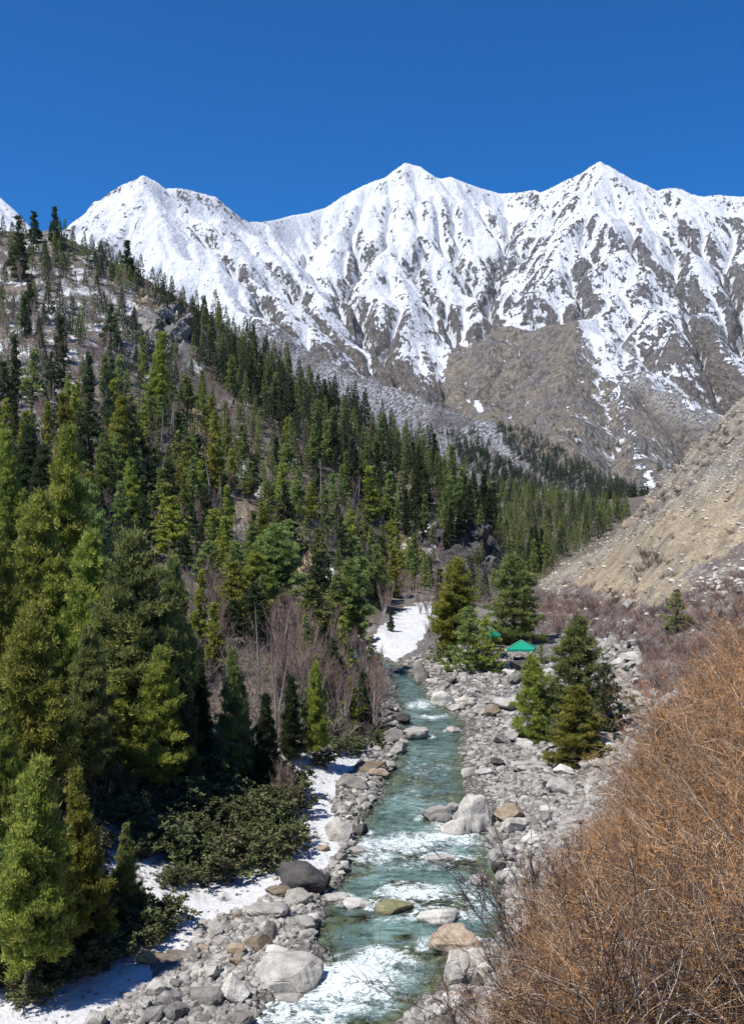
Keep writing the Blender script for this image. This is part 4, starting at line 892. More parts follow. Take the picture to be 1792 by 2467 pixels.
# conifers one can pick out: top x, top y, base y, crown width (1647-wide view), kind, tone, label
_C = [
 (137, 955, 1470, 150, 'fir', 'o', 'tall olive conifer with the highest pointed top in the left foreground'),
 (15, 955, 1300, 95, 'fir', 'o', 'yellow green conifer cut by the left edge beside the tallest one'),
 (95, 990, 1230, 110, 'fir', 'd', 'dark blue green conifer between the two tallest left foreground tops'),
 (190, 1070, 1400, 120, 'pine', 'g', 'grey green conifer leaning right of the tallest foreground tree'),
 (80, 1100, 1560, 170, 'pine', 'o', 'broad yellow green pine at far left below the tallest conifer'),
 (195, 1185, 1640, 150, 'pine', 'o', 'dense olive pine left of the big pale green pine'),
 (15, 1180, 1640, 140, 'pine', 'o', 'olive pine half out of frame at the left edge, mid photo'),
 (300, 1190, 1720, 230, 'pine', 'g', 'biggest pale green pine standing out in the left forest'),
 (390, 1240, 1640, 120, 'pine', 'g', 'green pine tucked behind the right side of the big pale pine'),
 (60, 1350, 1860, 190, 'pine', 'o', 'wide clumpy yellow green pine at the left above the snow gap'),
 (175, 1400, 1800, 140, 'pine', 'g', 'dark based pine between two clumpy foreground pines'),
 (350, 1440, 1790, 130, 'pine', 'o', 'bright green pine in front of the big pale green pine'),
 (10, 1560, 2000, 130, 'pine', 'o', 'olive pine at the left edge beside the snow gap'),
 (55, 1690, 2230, 190, 'pine', 'o', 'large olive pine at the lower left corner with bare lower trunk'),
 (190, 1710, 2100, 130, 'fir', 'o', 'pointed light green conifer at lower left over rhododendrons'),
 (262, 1830, 2060, 75, 'fir', 'g', 'small pointed green conifer beside the dark hollow at lower left'),
 (130, 1850, 2160, 120, 'pine', 'o', 'ragged yellow green conifer beside the lower left pine'),
 (10, 1880, 2180, 110, 'pine', 'g', 'green pine cut by the left edge near the bottom snow'),
 (400, 1500, 1800, 90, 'pine', 'd', 'dark green pine in the shade right of the bright green pine'),
 (520, 1440, 1740, 80, 'fir', 'g', 'slender green conifer with bare lower trunk beside the red birches'),
 (480, 1340, 1500, 50, 'slim', 'o', 'narrow yellow green conifer above the slender bare trunked one'),
 (440, 1440, 1700, 50, 'slim', 'd', 'thin dark conifer left of the slender bare trunked one'),
 (590, 1540, 1760, 60, 'slim', 'd', 'thin dark conifer right of the slender bare trunked one'),
 (700, 1470, 1700, 62, 'pine', 'o', 'small yellow green pine on a bare leaning trunk among red birches'),
 (645, 1500, 1690, 50, 'slim', 'd', 'shaded dark conifer left of the leaning small pine'),
 (752, 1370, 1500, 66, 'fir', 'o', 'bright green cone shaped fir above the riverside birches'),
 (826, 1412, 1500, 40, 'bush', 'g', 'small bright fir at the foot of the upper snow patch'),
 (865, 1350, 1400, 16, 'slim', 'd', 'tiny dark fir standing alone on the upper snow patch'),
 (640, 1360, 1420, 42, 'fir', 'd', 'small blue green fir above the red birches'),
 (385, 1105, 1260, 105, 'pine', 'o', 'olive pine on the bench left of the pale scree patch'),
 (285, 1180, 1330, 80, 'fir', 'o', 'golden green fir between pale scree and foreground pines'),
 (520, 1250, 1400, 95, 'pine', 'o', 'round yellow green pine right of the pale scree patch'),
 (515, 1200, 1300, 62, 'pine', 'g', 'grey green pine just behind the round yellow pine'),
 (615, 1165, 1370, 125, 'pine', 'g', 'broad layered green pine on the bench in the centre left'),
 (690, 1290, 1440, 110, 'pine', 'g', 'dark green spreading pine right of the broad layered pine'),
 (770, 1240, 1440, 100, 'pine', 'g', 'tall green pine left of the upper snow patch'),
 (560, 1290, 1440, 80, 'pine', 'd', 'shadowed pine between the round yellow pine and the birches'),
 (435, 1265, 1430, 40, 'slim', 'o', 'thin golden conifer in front of the pale scree patch'),
 (1005, 1240, 1470, 115, 'pine', 'o', 'big golden green pine, left one of the group beside the green tent'),
 (1134, 1228, 1425, 100, 'bush', 'g', 'tall layered fir, right one of the group beside the green tent'),
 (1035, 1345, 1490, 75, 'bush', 'g', 'lower green fir in front of the big golden green pine'),
 (1078, 1370, 1490, 64, 'bush', 'o', 'lower bright green fir immediately left of the green tent'),
 (985, 1400, 1470, 50, 'bush', 'g', 'small fir at the left foot of the group beside the tent'),
 (1273, 1370, 1640, 120, 'bush', 'g', 'tallest of the firs on the right river bank, grey green'),
 (1188, 1452, 1640, 80, 'bush', 'o', 'left one of the firs on the right river bank, golden edge'),
 (1282, 1520, 1700, 105, 'bush', 'o', 'front low bushy fir of the right river bank group'),
 (1345, 1475, 1640, 80, 'bush', 'd', 'dark rear right fir of the right river bank group'),
 (1200, 1428, 1472, 20, 'bush', 'g', 'little green fir beside the right pole of the tent'),
 (1502, 1305, 1398, 50, 'bush', 'g', 'single small round fir on the brown right hand slope'),
 (345, 740, 930, 52, 'slim', 'o', 'bright yellow green conifer in front of the grey crag'),
 (262, 880, 1090, 58, 'slim', 'o', 'tall olive conifer left of centre on the middle hillside'),
 (245, 678, 775, 46, 'fir', 'd', 'dark cone shaped fir immediately left of the grey crag'),
 (40, 485, 625, 52, 'fir', 'd', 'large dark fir near the left edge on the upper hillside'),
 (118, 458, 545, 24, 'slim', 'd', 'slender dark fir on the skyline right of the left edge'),
 (78, 470, 540, 28, 'slim', 'd', 'rounded dark fir on the skyline nearest the left edge'),
 (285, 535, 620, 34, 'slim', 'd', 'dark spire topped fir on the skyline left of the crag'),
 (65, 620, 700, 38, 'fir', 'd', 'dark bushy fir below the large dark fir at left'),
 (470, 915, 1080, 42, 'slim', 'o', 'narrow yellow green conifer beside the tan grass patch'),
 (825, 1035, 1160, 42, 'slim', 'o', 'light green conifer standing out of the dark ridge forest'),
 (415, 970, 1090, 62, 'pine', 'g', 'bushy green conifer standing on the tan grass patch'),
 (30, 790, 900, 30, 'slim', 'd', 'thin conifer beside the snow strip near the left edge'),
 (905, 1195, 1270, 52, 'bush', 'o', 'sunlit small conifer left of the dark cliff'),
]
def where2(px, py): return where(px, py)
CONS = []
for i, (tx, ty, by, cw, kind, mk, lab) in enumerate(_C):
    h = hit(tx * .4511, by * .4511)
    if h is None: print('miss', lab); continue
    x, y, z = h; y += .3; Hm = (by - ty) * .4511 / F * y; wm = cw * .4511 / F * y
    base_w = dict(pine=4.5, fir=3.9, slim=2.3, bush=4.6)[kind]; wf = wm / (base_w * Hm / 10)
    CONS.append((Hm / y * F, x, y, z, Hm, float(np.clip(wf * dict(bush=1.18, slim=.9, pine=1.06, fir=1.05)[kind], .6, 2.6)), kind, mk, lab, 'h'))
def sample(poly, n, seed, mind, ymin=38):
    r = np.random.RandomState(seed); xs = [p[0] for p in poly]; ys = [p[1] for p in poly]
    P_ = np.c_[r.uniform(min(xs), max(xs), n * 8), r.uniform(min(ys), max(ys), n * 8)]; P_ = P_[inpoly(P_[:, 0], P_[:, 1], poly)]
    o = hits(P_[:, 0], P_[:, 1]).T; out = []; cell = {}
    for (px, py), (x, y, z) in zip(P_, o):
        if np.isnan(x): continue
        k = (int(x // mind), int(y // mind))
        if any((x - a) ** 2 + (y - b) ** 2 < mind * mind for dx in (-1, 0, 1) for dy in (-1, 0, 1) for a, b in cell.get((k[0] + dx, k[1] + dy), ())): continue
        cell.setdefault(k, []).append((x, y)); out.append((px, py, float(x), float(y), float(z)))
        if len(out) >= n: break
    return out
_rg = [  # poly, n, min spacing, height lo/hi, width, kinds, tones, place
 ([(430, 690), (560, 760), (700, 850), (850, 945), (1000, 1030), (1090, 1130), (1110, 1180), (1080, 1235), (900, 1200), (760, 1090), (560, 930), (430, 800)], 430, 3.2, 8, 15, (.9, 1.25), ['slim', 'slim', 'fir'], 'ddg', 'the dark ridge forest'),
 ([(380, 860), (560, 930), (760, 1090), (900, 1200), (1000, 1290), (850, 1350), (600, 1220), (420, 1190), (250, 1180), (280, 1000)], 190, 4.2, 6, 12, (.95, 1.4), ['slim', 'fir', 'pine'], 'ggod', 'the middle hillside'),
 ([(0, 520), (200, 545), (430, 700), (430, 860), (280, 900), (0, 880)], 150, 5.0, 6, 13, (.9, 1.35), ['slim', 'slim', 'fir'], 'dddg', 'the upper left hillside'),
 ([(120, 505), (240, 555), (330, 610), (430, 690), (430, 740), (330, 680), (200, 600), (100, 545)], 84, 3.6, 6, 12, (1.0, 1.4), ['slim', 'fir', 'fir'], 'ddg', 'the upper skyline'),
 ([(0, 880), (300, 880), (320, 1200), (200, 1260), (0, 1240)], 55, 5, 8, 14, (.95, 1.3), ['slim', 'fir', 'fir'], 'gdo', 'the left hillside'),
 ([(280, 1200), (430, 1300), (460, 1430), (700, 1430), (800, 1440), (840, 1370), (900, 1320), (800, 1290), (600, 1200)], 56, 3.8, 5, 11, (1.0, 1.5), ['pine', 'fir'], 'ggod', 'the lower hillside'),
 ([(0, 1250), (300, 1260), (420, 1460), (430, 1640), (330, 1800), (0, 1900)], 18, 5, 8, 13, (.9, 1.3), ['pine', 'fir'], 'god', 'the left foreground forest'),
 ([(1040, 1055), (1110, 1065), (1250, 1105), (1400, 1140), (1330, 1190), (1250, 1240), (1180, 1290), (1120, 1270), (1095, 1160)], 420, 6.5, 10, 15, (.9, 1.2), ['slim'], 'gdg', 'the valley floor forest'),
 ([(600, 1450), (840, 1540), (840, 1640), (640, 1620)], 9, 3.5, 3.5, 7, (1., 1.4), ['fir', 'bush'], 'gdo', 'the riverside birches'),
 ([(1000, 1300), (1090, 1240), (1180, 1290), (1160, 1340), (960, 1350)], 26, 4, 6, 10, (1., 1.4), ['slim', 'fir'], 'gd', 'the trees before the dark cliff'),
 ([(1120, 1250), (1180, 1275), (1230, 1250), (1200, 1290), (1150, 1300)], 20, 4, 6, 9, (.9, 1.2), ['slim'], 'gd', 'the valley floor forest')]
rc = np.random.RandomState(9)
for gi, (poly, n, mind, h0, h1, (w0, w1), kinds, tones, pl) in enumerate(_rg):
    for px, py, x, y, z in sample(D(poly), n, 500 + gi, mind):
        if any((x - c[1]) ** 2 + (y - c[2]) ** 2 < (mind * .6) ** 2 for c in CONS if c[9] == 'h'): continue
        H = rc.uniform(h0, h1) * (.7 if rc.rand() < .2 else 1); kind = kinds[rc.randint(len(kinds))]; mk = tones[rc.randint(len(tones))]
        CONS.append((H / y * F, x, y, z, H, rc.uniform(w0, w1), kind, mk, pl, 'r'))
CONS.sort(key=lambda c: (c[9] != 'h', -c[0]))
TN = dict(o='olive', g='green', d='dark'); SH = dict(slim='slender', fir='cone shaped', pine='bushy', bush='round')
NIND = 300
for i, (ap, x, y, z, H, wf, kind, mk, lab, hr) in enumerate(CONS[:NIND]):
    px, py = proj(x, y, z + H / 2)
    if hr == 'r': lab = '%s %s conifer in %s, %s' % (TN[mk], SH[kind], lab.replace('the ', ''), where(px, py)) if 'skyline' not in lab else '%s %s conifer on upper skyline, %s' % (TN[mk], SH[kind], where(px, py))
    place_conifer(x, y, z, H, wf, kind, 'near' if ap > 75 else 'mid', mk, rc.randint(4 if ap > 75 else 5), lab, 'conifers of the valley')
print('conifers', len(CONS), time.time() - T0)
# dead standing conifers
M_SNAG = mat_bark('weathered_grey_wood', (.2, .18, .165), (.38, .35, .32)); _sn = [conifer_parts(60 + k, 'slim', 'mid')[0].mesh('trunk', M_SNAG) for k in range(3)]
for poly, n, mind, h0, h1, pl in ((D([(430, 1500), (640, 1500), (640, 1700), (430, 1740)]), 8, 3, 6, 10, 'above left bank'), (D([(100, 1500), (430, 1500), (430, 1800), (150, 1850)]), 7, 3, 6, 10, 'in left foreground forest'), (D([(0, 540), (420, 700), (900, 1100), (700, 1200), (0, 1100)]), 34, 7, 7, 13, 'on left hillside')):
    for px, py, x, y, z in sample(poly, n, 1900 + n, mind):
        H = rc.uniform(h0, h1); t = thing('dead_conifer', (x, y, z - .1), 'bare grey dead conifer %s, %s' % (pl, where(px, py - H * .5 * F / y)), 'dead tree', 'dead standing conifers', rc.uniform(0, 6.28), (H / 10 * .8, H / 10 * .8, H / 10)); t.rotation_euler = (rc.normal() * .07, rc.normal() * .07, rc.uniform(0, 6)); obj('trunk', _sn[rc.randint(3)], t)
# the rest: small far trees baked together
def far_tree(seed, nb=150, H=10., R=1.5, wl=(.55, .22)):
    r = np.random.RandomState(seed); h = .06 + .94 * r.beta(1.1, 1.25, nb); a = r.uniform(0, 6.283, nb); rad_ = R * (1 - h) ** .85 * r.uniform(.35, 1.05, nb)
    c = np.stack([np.cos(a) * rad_, np.sin(a) * rad_, h * H - .1 * rad_], -1); d = nrmz(np.stack([np.cos(a), np.sin(a), r.uniform(-.3, .9, nb)], -1) + r.normal(size=(nb, 3)) * .3)
    V, Q = blades(r, c, d, wl[0] * r.uniform(.7, 1.6, nb) * (1.25 - h * .7), wl[1] * r.uniform(.8, 1.8, nb) * 1.4); ton = np.repeat(np.clip(.35 + r.normal(size=nb) * .14, 0, 1), 4)
    tv, tf = tubes(np.array([[[0, 0, 0], [0, 0, H * .5], [0, 0, H * .99]]]), np.array([[.16, .09, .02]]), 3)
    return np.concatenate([V, tv]), np.concatenate([Q, tf + len(V)]), np.concatenate([ton, np.full(len(tv), .0)])
def bake(name, items, lib, mat, label, cat, kind='stuff'):
    VV, FF, TT = [], [], []; off = 0
    for k, x, y, z, s, sw, rz, dt in items:
        V, Fc, T = lib[k]; c, sn = math.cos(rz), math.sin(rz); a, b = V[:, 0] * s * sw, V[:, 1] * s * sw
        VV.append(np.c_[a * c - b * sn + x, a * sn + b * c + y, V[:, 2] * s + z]); FF.append(Fc + off); TT.append(np.clip(T + dt, 0, 1)); off += len(V)
    return obj(name, mesh_np(name, np.concatenate(VV), np.concatenate(FF), dict(tone=np.concatenate(TT)), mats=[mat]), label=label, cat=cat, kind=kind)
libm = [far_tree(600 + k, 420, R=1.55, wl=(.5, .17)) for k in range(6)]; libf = [far_tree(620 + k, 110, R=1.7, wl=(.8, .35)) for k in range(6)]
rest = CONS[NIND:]
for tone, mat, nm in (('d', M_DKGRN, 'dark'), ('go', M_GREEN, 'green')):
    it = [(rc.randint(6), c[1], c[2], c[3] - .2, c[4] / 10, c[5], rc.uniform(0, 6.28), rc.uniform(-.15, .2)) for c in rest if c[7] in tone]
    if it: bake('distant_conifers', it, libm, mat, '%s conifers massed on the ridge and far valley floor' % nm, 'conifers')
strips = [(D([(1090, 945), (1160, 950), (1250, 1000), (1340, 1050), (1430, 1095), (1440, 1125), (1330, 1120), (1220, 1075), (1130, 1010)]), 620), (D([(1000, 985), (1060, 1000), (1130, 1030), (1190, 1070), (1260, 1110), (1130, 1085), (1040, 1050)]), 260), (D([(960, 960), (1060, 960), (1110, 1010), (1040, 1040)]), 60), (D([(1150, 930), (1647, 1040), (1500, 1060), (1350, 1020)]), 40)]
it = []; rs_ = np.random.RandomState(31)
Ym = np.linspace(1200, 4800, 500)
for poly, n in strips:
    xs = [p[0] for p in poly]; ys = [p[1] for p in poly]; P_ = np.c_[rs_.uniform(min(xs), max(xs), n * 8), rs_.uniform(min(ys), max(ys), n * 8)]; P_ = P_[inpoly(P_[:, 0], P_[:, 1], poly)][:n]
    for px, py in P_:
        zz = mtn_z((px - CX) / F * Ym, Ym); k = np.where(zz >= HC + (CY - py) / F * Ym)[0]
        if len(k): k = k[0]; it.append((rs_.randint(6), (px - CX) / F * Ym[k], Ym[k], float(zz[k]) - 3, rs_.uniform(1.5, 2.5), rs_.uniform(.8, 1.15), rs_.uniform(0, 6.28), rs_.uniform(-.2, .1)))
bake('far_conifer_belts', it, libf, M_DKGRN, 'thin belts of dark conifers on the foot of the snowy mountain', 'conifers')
print('far', len(rest), len(it), time.time() - T0)

# ------------------------------------------------------------------ bare birches, bare shrubs, rhododendrons
def birch_parts(seed):
    r = np.random.RandomState(seed); ns = r.randint(3, 6); p0 = r.normal(size=(ns, 3)) * [.03, .03, 0]; d = nrmz(np.c_[r.normal(size=(ns, 2)) * .13, np.ones(ns)])
    St = curves(r, p0, d, r.uniform(4.2, 6, ns), 9, .08); tr = Acc(); v, f = tubes(St, np.linspace(1, .2, 9)[None] * r.uniform(.06, .11, ns)[:, None], 5); tr.add(v, f)
    p, dd, i = kids(r, St, 60, .45, .95, .3, .7); Br = curves(r, p, dd, r.uniform(.8, 2.0, 60), 6, .12, .15); v, f = tubes(Br, np.linspace(1, .3, 6)[None] * np.full((60, 1), .022), 3); tr.add(v, f, -.1)
    p, dd, i = kids(r, Br, 430, .15, 1, .5, .45); Tw = curves(r, p, dd, r.uniform(.35, .95, 430), 4, .15); tw = Acc(); v, f = tubes(Tw, np.linspace(1, .5, 4)[None] * np.full((430, 1), .011), 3); tw.add(v, f, np.repeat(r.uniform(-.3, .4, 430), 12))
    return tr, tw
BP = [tuple((a.mesh('trunk', M_BIRCH), b.mesh('twigs', M_TWIG))) for a, b in (birch_parts(741 + k) for k in range(5))]
rb = np.random.RandomState(12)
def birch(px, py, x, y, z, s, place):
    tm, wm = BP[rb.randint(5)]; t = thing('bare_birch', (x, y, z - .1), 'leafless %s birch %s, %s' % ('tall' if s > 1.05 else 'small', place, where(px, py - 2.6 * s * F / y)), 'birch', 'leafless birches', rb.uniform(0, 6.28), (s, s, s))
    obj('trunk', tm, t); obj('twigs', wm, t)
for poly, n, mind, s0, s1, pl in ((D([(590, 1440), (640, 1400), (740, 1420), (850, 1530), (860, 1590), (840, 1640), (760, 1640), (700, 1600), (620, 1600)]), 44, 1.7, .8, 1.15, 'beside the river'),
                                   (D([(430, 1310), (480, 1330), (500, 1480), (440, 1440)]), 14, 2.2, .8, 1.1, 'near the pale scree'),
                                   (D([(200, 1560), (260, 1560), (330, 1720), (200, 1800)]), 14, 2, .9, 1.2, 'in the left forest'),
                                   (D([(930, 1290), (1000, 1310), (1000, 1450), (930, 1460)]), 12, 3, .7, 1.0, 'right of the snow patch'),
                                   (D([(830, 1300), (920, 1290), (930, 1330), (850, 1370)]), 14, 3, .7, 1.0, 'above the snow patch'),
                                   (D([(600, 1780), (650, 1760), (665, 1840), (620, 1850)]), 4, 1.2, .5, .7, 'on the snow bank'),
                                   (D([(0, 560), (420, 640), (400, 860), (0, 900)]), 70, 5, .9, 1.5, 'on upper left hillside'),
                                   (D([(0, 900), (700, 950), (900, 1180), (600, 1230), (100, 1200)]), 60, 5, .8, 1.3, 'on middle hillside')):
    for q in sample(poly, n, 800 + n, mind): birch(*q, rb.uniform(s0, s1), pl)
def shrub_lite(seed, n1=16, n2=150, Rr=1.0):
    r = np.random.RandomState(seed); a = r.uniform(0, 6.28, n1); el = r.uniform(.35, 1.4, n1); d = np.c_[np.cos(a) * np.cos(el), np.sin(a) * np.cos(el), np.sin(el)]
    St = curves(r, np.zeros((n1, 3)) + r.normal(size=(n1, 3)) * [.15, .15, 0], d, r.uniform(.7, 1.2, n1) * Rr, 5, .12, .05); v, f = tubes(St, np.linspace(1, .4, 5)[None] * np.full((n1, 1), .014), 3)
    p, dd, i = kids(r, St, n2, .2, 1, .6, .3); Tw = curves(r, p, dd, r.uniform(.2, .5, n2) * Rr, 3, .12); v2, f2 = tubes(Tw, np.linspace(1, .5, 3)[None] * np.full((n2, 1), .0095), 3)
    return np.concatenate([v, v2]), np.concatenate([f, f2 + len(v)]), np.concatenate([np.full(len(v), .0), np.repeat(r.uniform(-.35, .35, n2), 9)])
SL = [shrub_lite(900 + k) for k in range(5)]; SLm = [mesh_np('shrub', a, b, dict(tone=c), mats=[M_TWIG]) for a, b, c in SL]; SLd = [mesh_np('shrub', a, b, dict(tone=c), mats=[M_TWIG2]) for a, b, c in SL]
for poly, n, mind, s0, s1, pl, dk in ((D([(1180, 1310), (1300, 1330), (1450, 1350), (1647, 1270), (1647, 1440), (1500, 1480), (1350, 1420), (1200, 1410), (1160, 1440)]), 190, 1.7, 1.0, 1.9, 'on brown right slope', .3),
                                  (D([(1400, 1240), (1460, 1225), (1470, 1260), (1410, 1290)]), 7, 1.8, 1.3, 2.2, 'on tan grass', .9),
                                  (D([(1230, 1290), (1400, 1310), (1450, 1340), (1200, 1360)]), 30, 2, 1.0, 1.8, 'below the tan grass', .3),
                                  (D([(1400, 1460), (1560, 1430), (1560, 1520), (1420, 1560)]), 26, 1.6, 1.0, 1.7, 'above the thicket', .1),
                                  (D([(1370, 1160), (1400, 1120), (1440, 1080), (1500, 1010), (1600, 930), (1647, 900), (1647, 960), (1550, 1060), (1450, 1150)]), 50, 1.9, .9, 1.8, 'atop slope', .7),
                                  (D([(1250, 1290), (1400, 1180), (1647, 1050), (1647, 1200), (1460, 1320)]), 16, 5, .6, 1.2, 'on grass slope', .6),
                                  (D([(930, 1440), (990, 1440), (1000, 1480), (940, 1480)]), 8, 1.4, .9, 1.4, 'at head of the river', .3),
                                  (D([(1120, 1530), (1180, 1520), (1180, 1600), (1300, 1660), (1340, 1690), (1300, 1700)]), 12, 1.6, .5, .9, 'on the right bank', .2)):
    for px, py, x, y, z in sample(poly, n, 900 + n, mind):
        k = rb.randint(5); s = rb.uniform(s0, s1); d_ = rb.rand() < dk
        o = obj('bare_shrub', (SLd if d_ else SLm)[k], label='leafless %s shrub %s, %s' % ('dark' if d_ else 'brown', pl, where(px, py - .5 * s * F / y)), cat='shrub', group='leafless shrubs', loc=(x, y, z - .05))
        o.scale = (s * 1.15, s * 1.15, s * .85); o.rotation_euler = (0, 0, rb.uniform(0, 6.28))
it = []
for poly, n, mind in ((D([(0, 540), (420, 680), (700, 860), (1000, 1040), (1090, 1150), (980, 1300), (600, 1300), (0, 1300)]), 2600, 1.6), (D([(0, 1300), (500, 1300), (850, 1500), (850, 1640), (500, 1700), (300, 1800), (0, 2000)]), 900, 1.2), (D([(1040, 1050), (1400, 1120), (1180, 1300), (1100, 1250)]), 900, 3), (D([(950, 1240), (1180, 1250), (1200, 1350), (940, 1350)]), 260, 1.6)):
    for px, py, x, y, z in sample(poly, n, 950 + n, mind): it.append((rb.randint(5), x, y, z - .1, rb.uniform(1.0, 2.6), 1, rb.uniform(0, 6.28), 0))
SLb = [(a, b, c) for a, b, c in (shrub_lite(920 + k, 9, 60, 1.0) for k in range(5))]
def bake_t(name, items, lib, mat, label, cat):
    VV, FF, TT = [], [], []; off = 0
    for k, x, y, z, s, sw, rz, dt in items:
        V, Fc, T = lib[k]; c, sn = math.cos(rz), math.sin(rz); a, b = V[:, 0] * s, V[:, 1] * s
        VV.append(np.c_[a * c - b * sn + x, a * sn + b * c + y, V[:, 2] * s * 1.25 + z]); FF.append(Fc + off); TT.append(T + rc.uniform(-.25, .35)); off += len(V)
    return obj(name, mesh_np(name, np.concatenate(VV), np.concatenate(FF), dict(tone=np.concatenate(TT)), mats=[mat]), label=label, cat=cat, kind='stuff')
M_UNDER = mat_bark('grey_brown_undergrowth', (.17, .14, .13), (.31, .265, .25))
bake_t('leafless_undergrowth', it, SLb, M_UNDER, 'leafless purple brown undergrowth between the hillside conifers', 'undergrowth')
def rhodo_parts(seed):
    r = np.random.RandomState(seed); n1 = 22; a = r.uniform(0, 6.28, n1); el = r.uniform(.3, 1.4, n1); d = np.c_[np.cos(a) * np.cos(el), np.sin(a) * np.cos(el), np.sin(el)]
    St = curves(r, np.zeros((n1, 3)), d, r.uniform(.8, 1.35, n1), 6, .12, .05); st = Acc(); v, f = tubes(St, np.linspace(1, .3, 6)[None] * np.full((n1, 1), .03), 4); st.add(v, f, -.2)
    p, dd, i = kids(r, St, 170, .35, 1, .6, .3); Tw = curves(r, p, dd, r.uniform(.15, .4, 170), 3, .1); v, f = tubes(Tw, np.full((170, 3), .008), 3); st.add(v, f)
    c = Tw[:, -1]; nb = 16; ci = np.repeat(np.arange(170), nb); n = len(ci); dr = nrmz(np.c_[r.normal(size=(n, 2)), r.uniform(-.3, .9, n)])
    V, Q = blades(r, c[ci] + r.normal(size=(n, 3)) * .03, dr, r.uniform(.1, .19, n), r.uniform(.05, .075, n), .05); lf = Acc(); lf.add(V, Q, np.repeat(np.clip(.4 + r.normal(size=170) * .2, 0, 1)[ci] + r.normal(size=n) * .06, 4)); return st, lf
RP = [(a.mesh('stems', M_BARK), b.mesh('foliage', M_RHODO)) for a, b in (rhodo_parts(1000 + k) for k in range(4))]
for poly, n, mind, s0, s1, pl in ((D([(180, 1640), (430, 1640), (640, 1720), (660, 1850), (600, 1930), (450, 1960), (300, 1900), (200, 1800)]), 62, 1.5, 1.3, 2.3, 'under left forest'),
                                   (D([(0, 1950), (180, 1990), (350, 2000), (400, 2060), (330, 2110), (150, 2180), (60, 2230), (0, 2240)]), 46, 1.2, 1.0, 1.8, 'at lower left'),
                                   (D([(600, 1560), (700, 1590), (850, 1620), (830, 1660), (720, 1700), (620, 1680)]), 20, 1.6, .9, 1.5, 'below the birches'),
                                   (D([(380, 1880), (450, 1920), (420, 1960), (350, 1980)]), 6, 1.2, .7, 1.2, 'at the snow edge'),
                                   (D([(0, 1600), (200, 1620), (200, 1950), (0, 1960)]), 26, 1.6, 1.2, 2.0, 'in left forest')):
    for px, py, x, y, z in sample(poly, n, 1100 + n, mind):
        a, b = RP[rb.randint(4)]; s = rb.uniform(s0, s1)
        t = thing('rhododendron_bush', (x, y, z - .1), 'dark broadleaved evergreen bush %s, %s' % (pl, where(px, py - .6 * s * F / y)), 'bush', 'evergreen bushes on the left bank', rb.uniform(0, 6.28), (s, s, s * rb.uniform(.8, 1.1)))
        obj('stems', a, t); obj('foliage', b, t)
print('shrubs', time.time() - T0)

for poly, n, mind, s0, s1, pl in ((D([(420, 1900), (560, 1880), (640, 1800), (700, 1750), (740, 1760), (720, 1860), (600, 1960), (420, 2060), (300, 2100), (250, 2080)]), 16, 1.4, .35, .7, 'on the left snow bank'),):
    for px, py, x, y, z in sample(poly, n, 1500, mind):
        s = rb.uniform(s0, s1); o = obj('bare_shrub', SLd[rb.randint(5)], label='small dark shrub %s, %s' % (pl, where(px, py)), cat='shrub', group='leafless shrubs', loc=(x, y, z - .05)); o.scale = (s, s, s); o.rotation_euler = (0, 0, rb.uniform(0, 6.28))
# crags: bedrock outcrops standing out of the hillside
M_CRAG = mat_rock('grey_crag_rock', (.13, .125, .12), (.30, .285, .27)); M_CRAGD = mat_rock('shade_toned_cliff_rock', (.05, .05, .052), (.13, .125, .125))  # M_CRAGD carries the shade of the cliff in its colour
rk_ = np.random.RandomState(21)
for poly, n, mind, s0, s1, mt, pl in ((D([(280, 750), (300, 690), (380, 680), (430, 720), (430, 780), (340, 820), (280, 800)]), 15, 5, 8, 15, M_CRAG, 'grey angular outcrop of the crag'), (D([(290, 640), (340, 625), (400, 660), (320, 680)]), 4, 5, 6, 9, M_BROWN, 'tan rock outcrop topping the crag'),
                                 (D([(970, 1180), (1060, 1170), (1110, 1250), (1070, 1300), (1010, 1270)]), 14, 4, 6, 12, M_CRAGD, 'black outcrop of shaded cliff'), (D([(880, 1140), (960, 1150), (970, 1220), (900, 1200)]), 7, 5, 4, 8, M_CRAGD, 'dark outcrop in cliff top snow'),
                                 (D([(1350, 1180), (1450, 1090), (1500, 1020), (1640, 900), (1640, 1000), (1480, 1120)]), 4, 8, 2, 3.4, M_BROWN, 'weathered outcrop on right slope'), (D([(80, 660), (180, 670), (160, 720), (70, 720)]), 5, 6, 5, 8, M_CRAG, 'grey outcrop in upper hillside snow')):
    for px, py, x, y, z in sample(poly, n, 1600 + n, mind):
        s = rk_.uniform(s0, s1); k = rk_.randint(6); V, Fc = rock_verts(4, 1700 + k, 16, .1, .1); key = ('crag', k, mt.name)
        if key not in _pr:
            _pr[key] = mesh_np('outcrop', V, Fc, mats=[mt])
            try: _pr[key].set_sharp_from_angle(angle=rad(22))
            except Exception: pass
        o = obj('rock_outcrop', _pr[key], label='%s, %s' % (pl, where(px, py)), cat='outcrop', group='bedrock outcrops', loc=(x, y + s * .1, z - s * .08)); o.scale = (s * .55, s * .45, s * rk_.uniform(.4, .6)); o.rotation_euler = (rk_.uniform(-.3, .3), rk_.uniform(-.3, .3), rk_.uniform(0, 6.28))

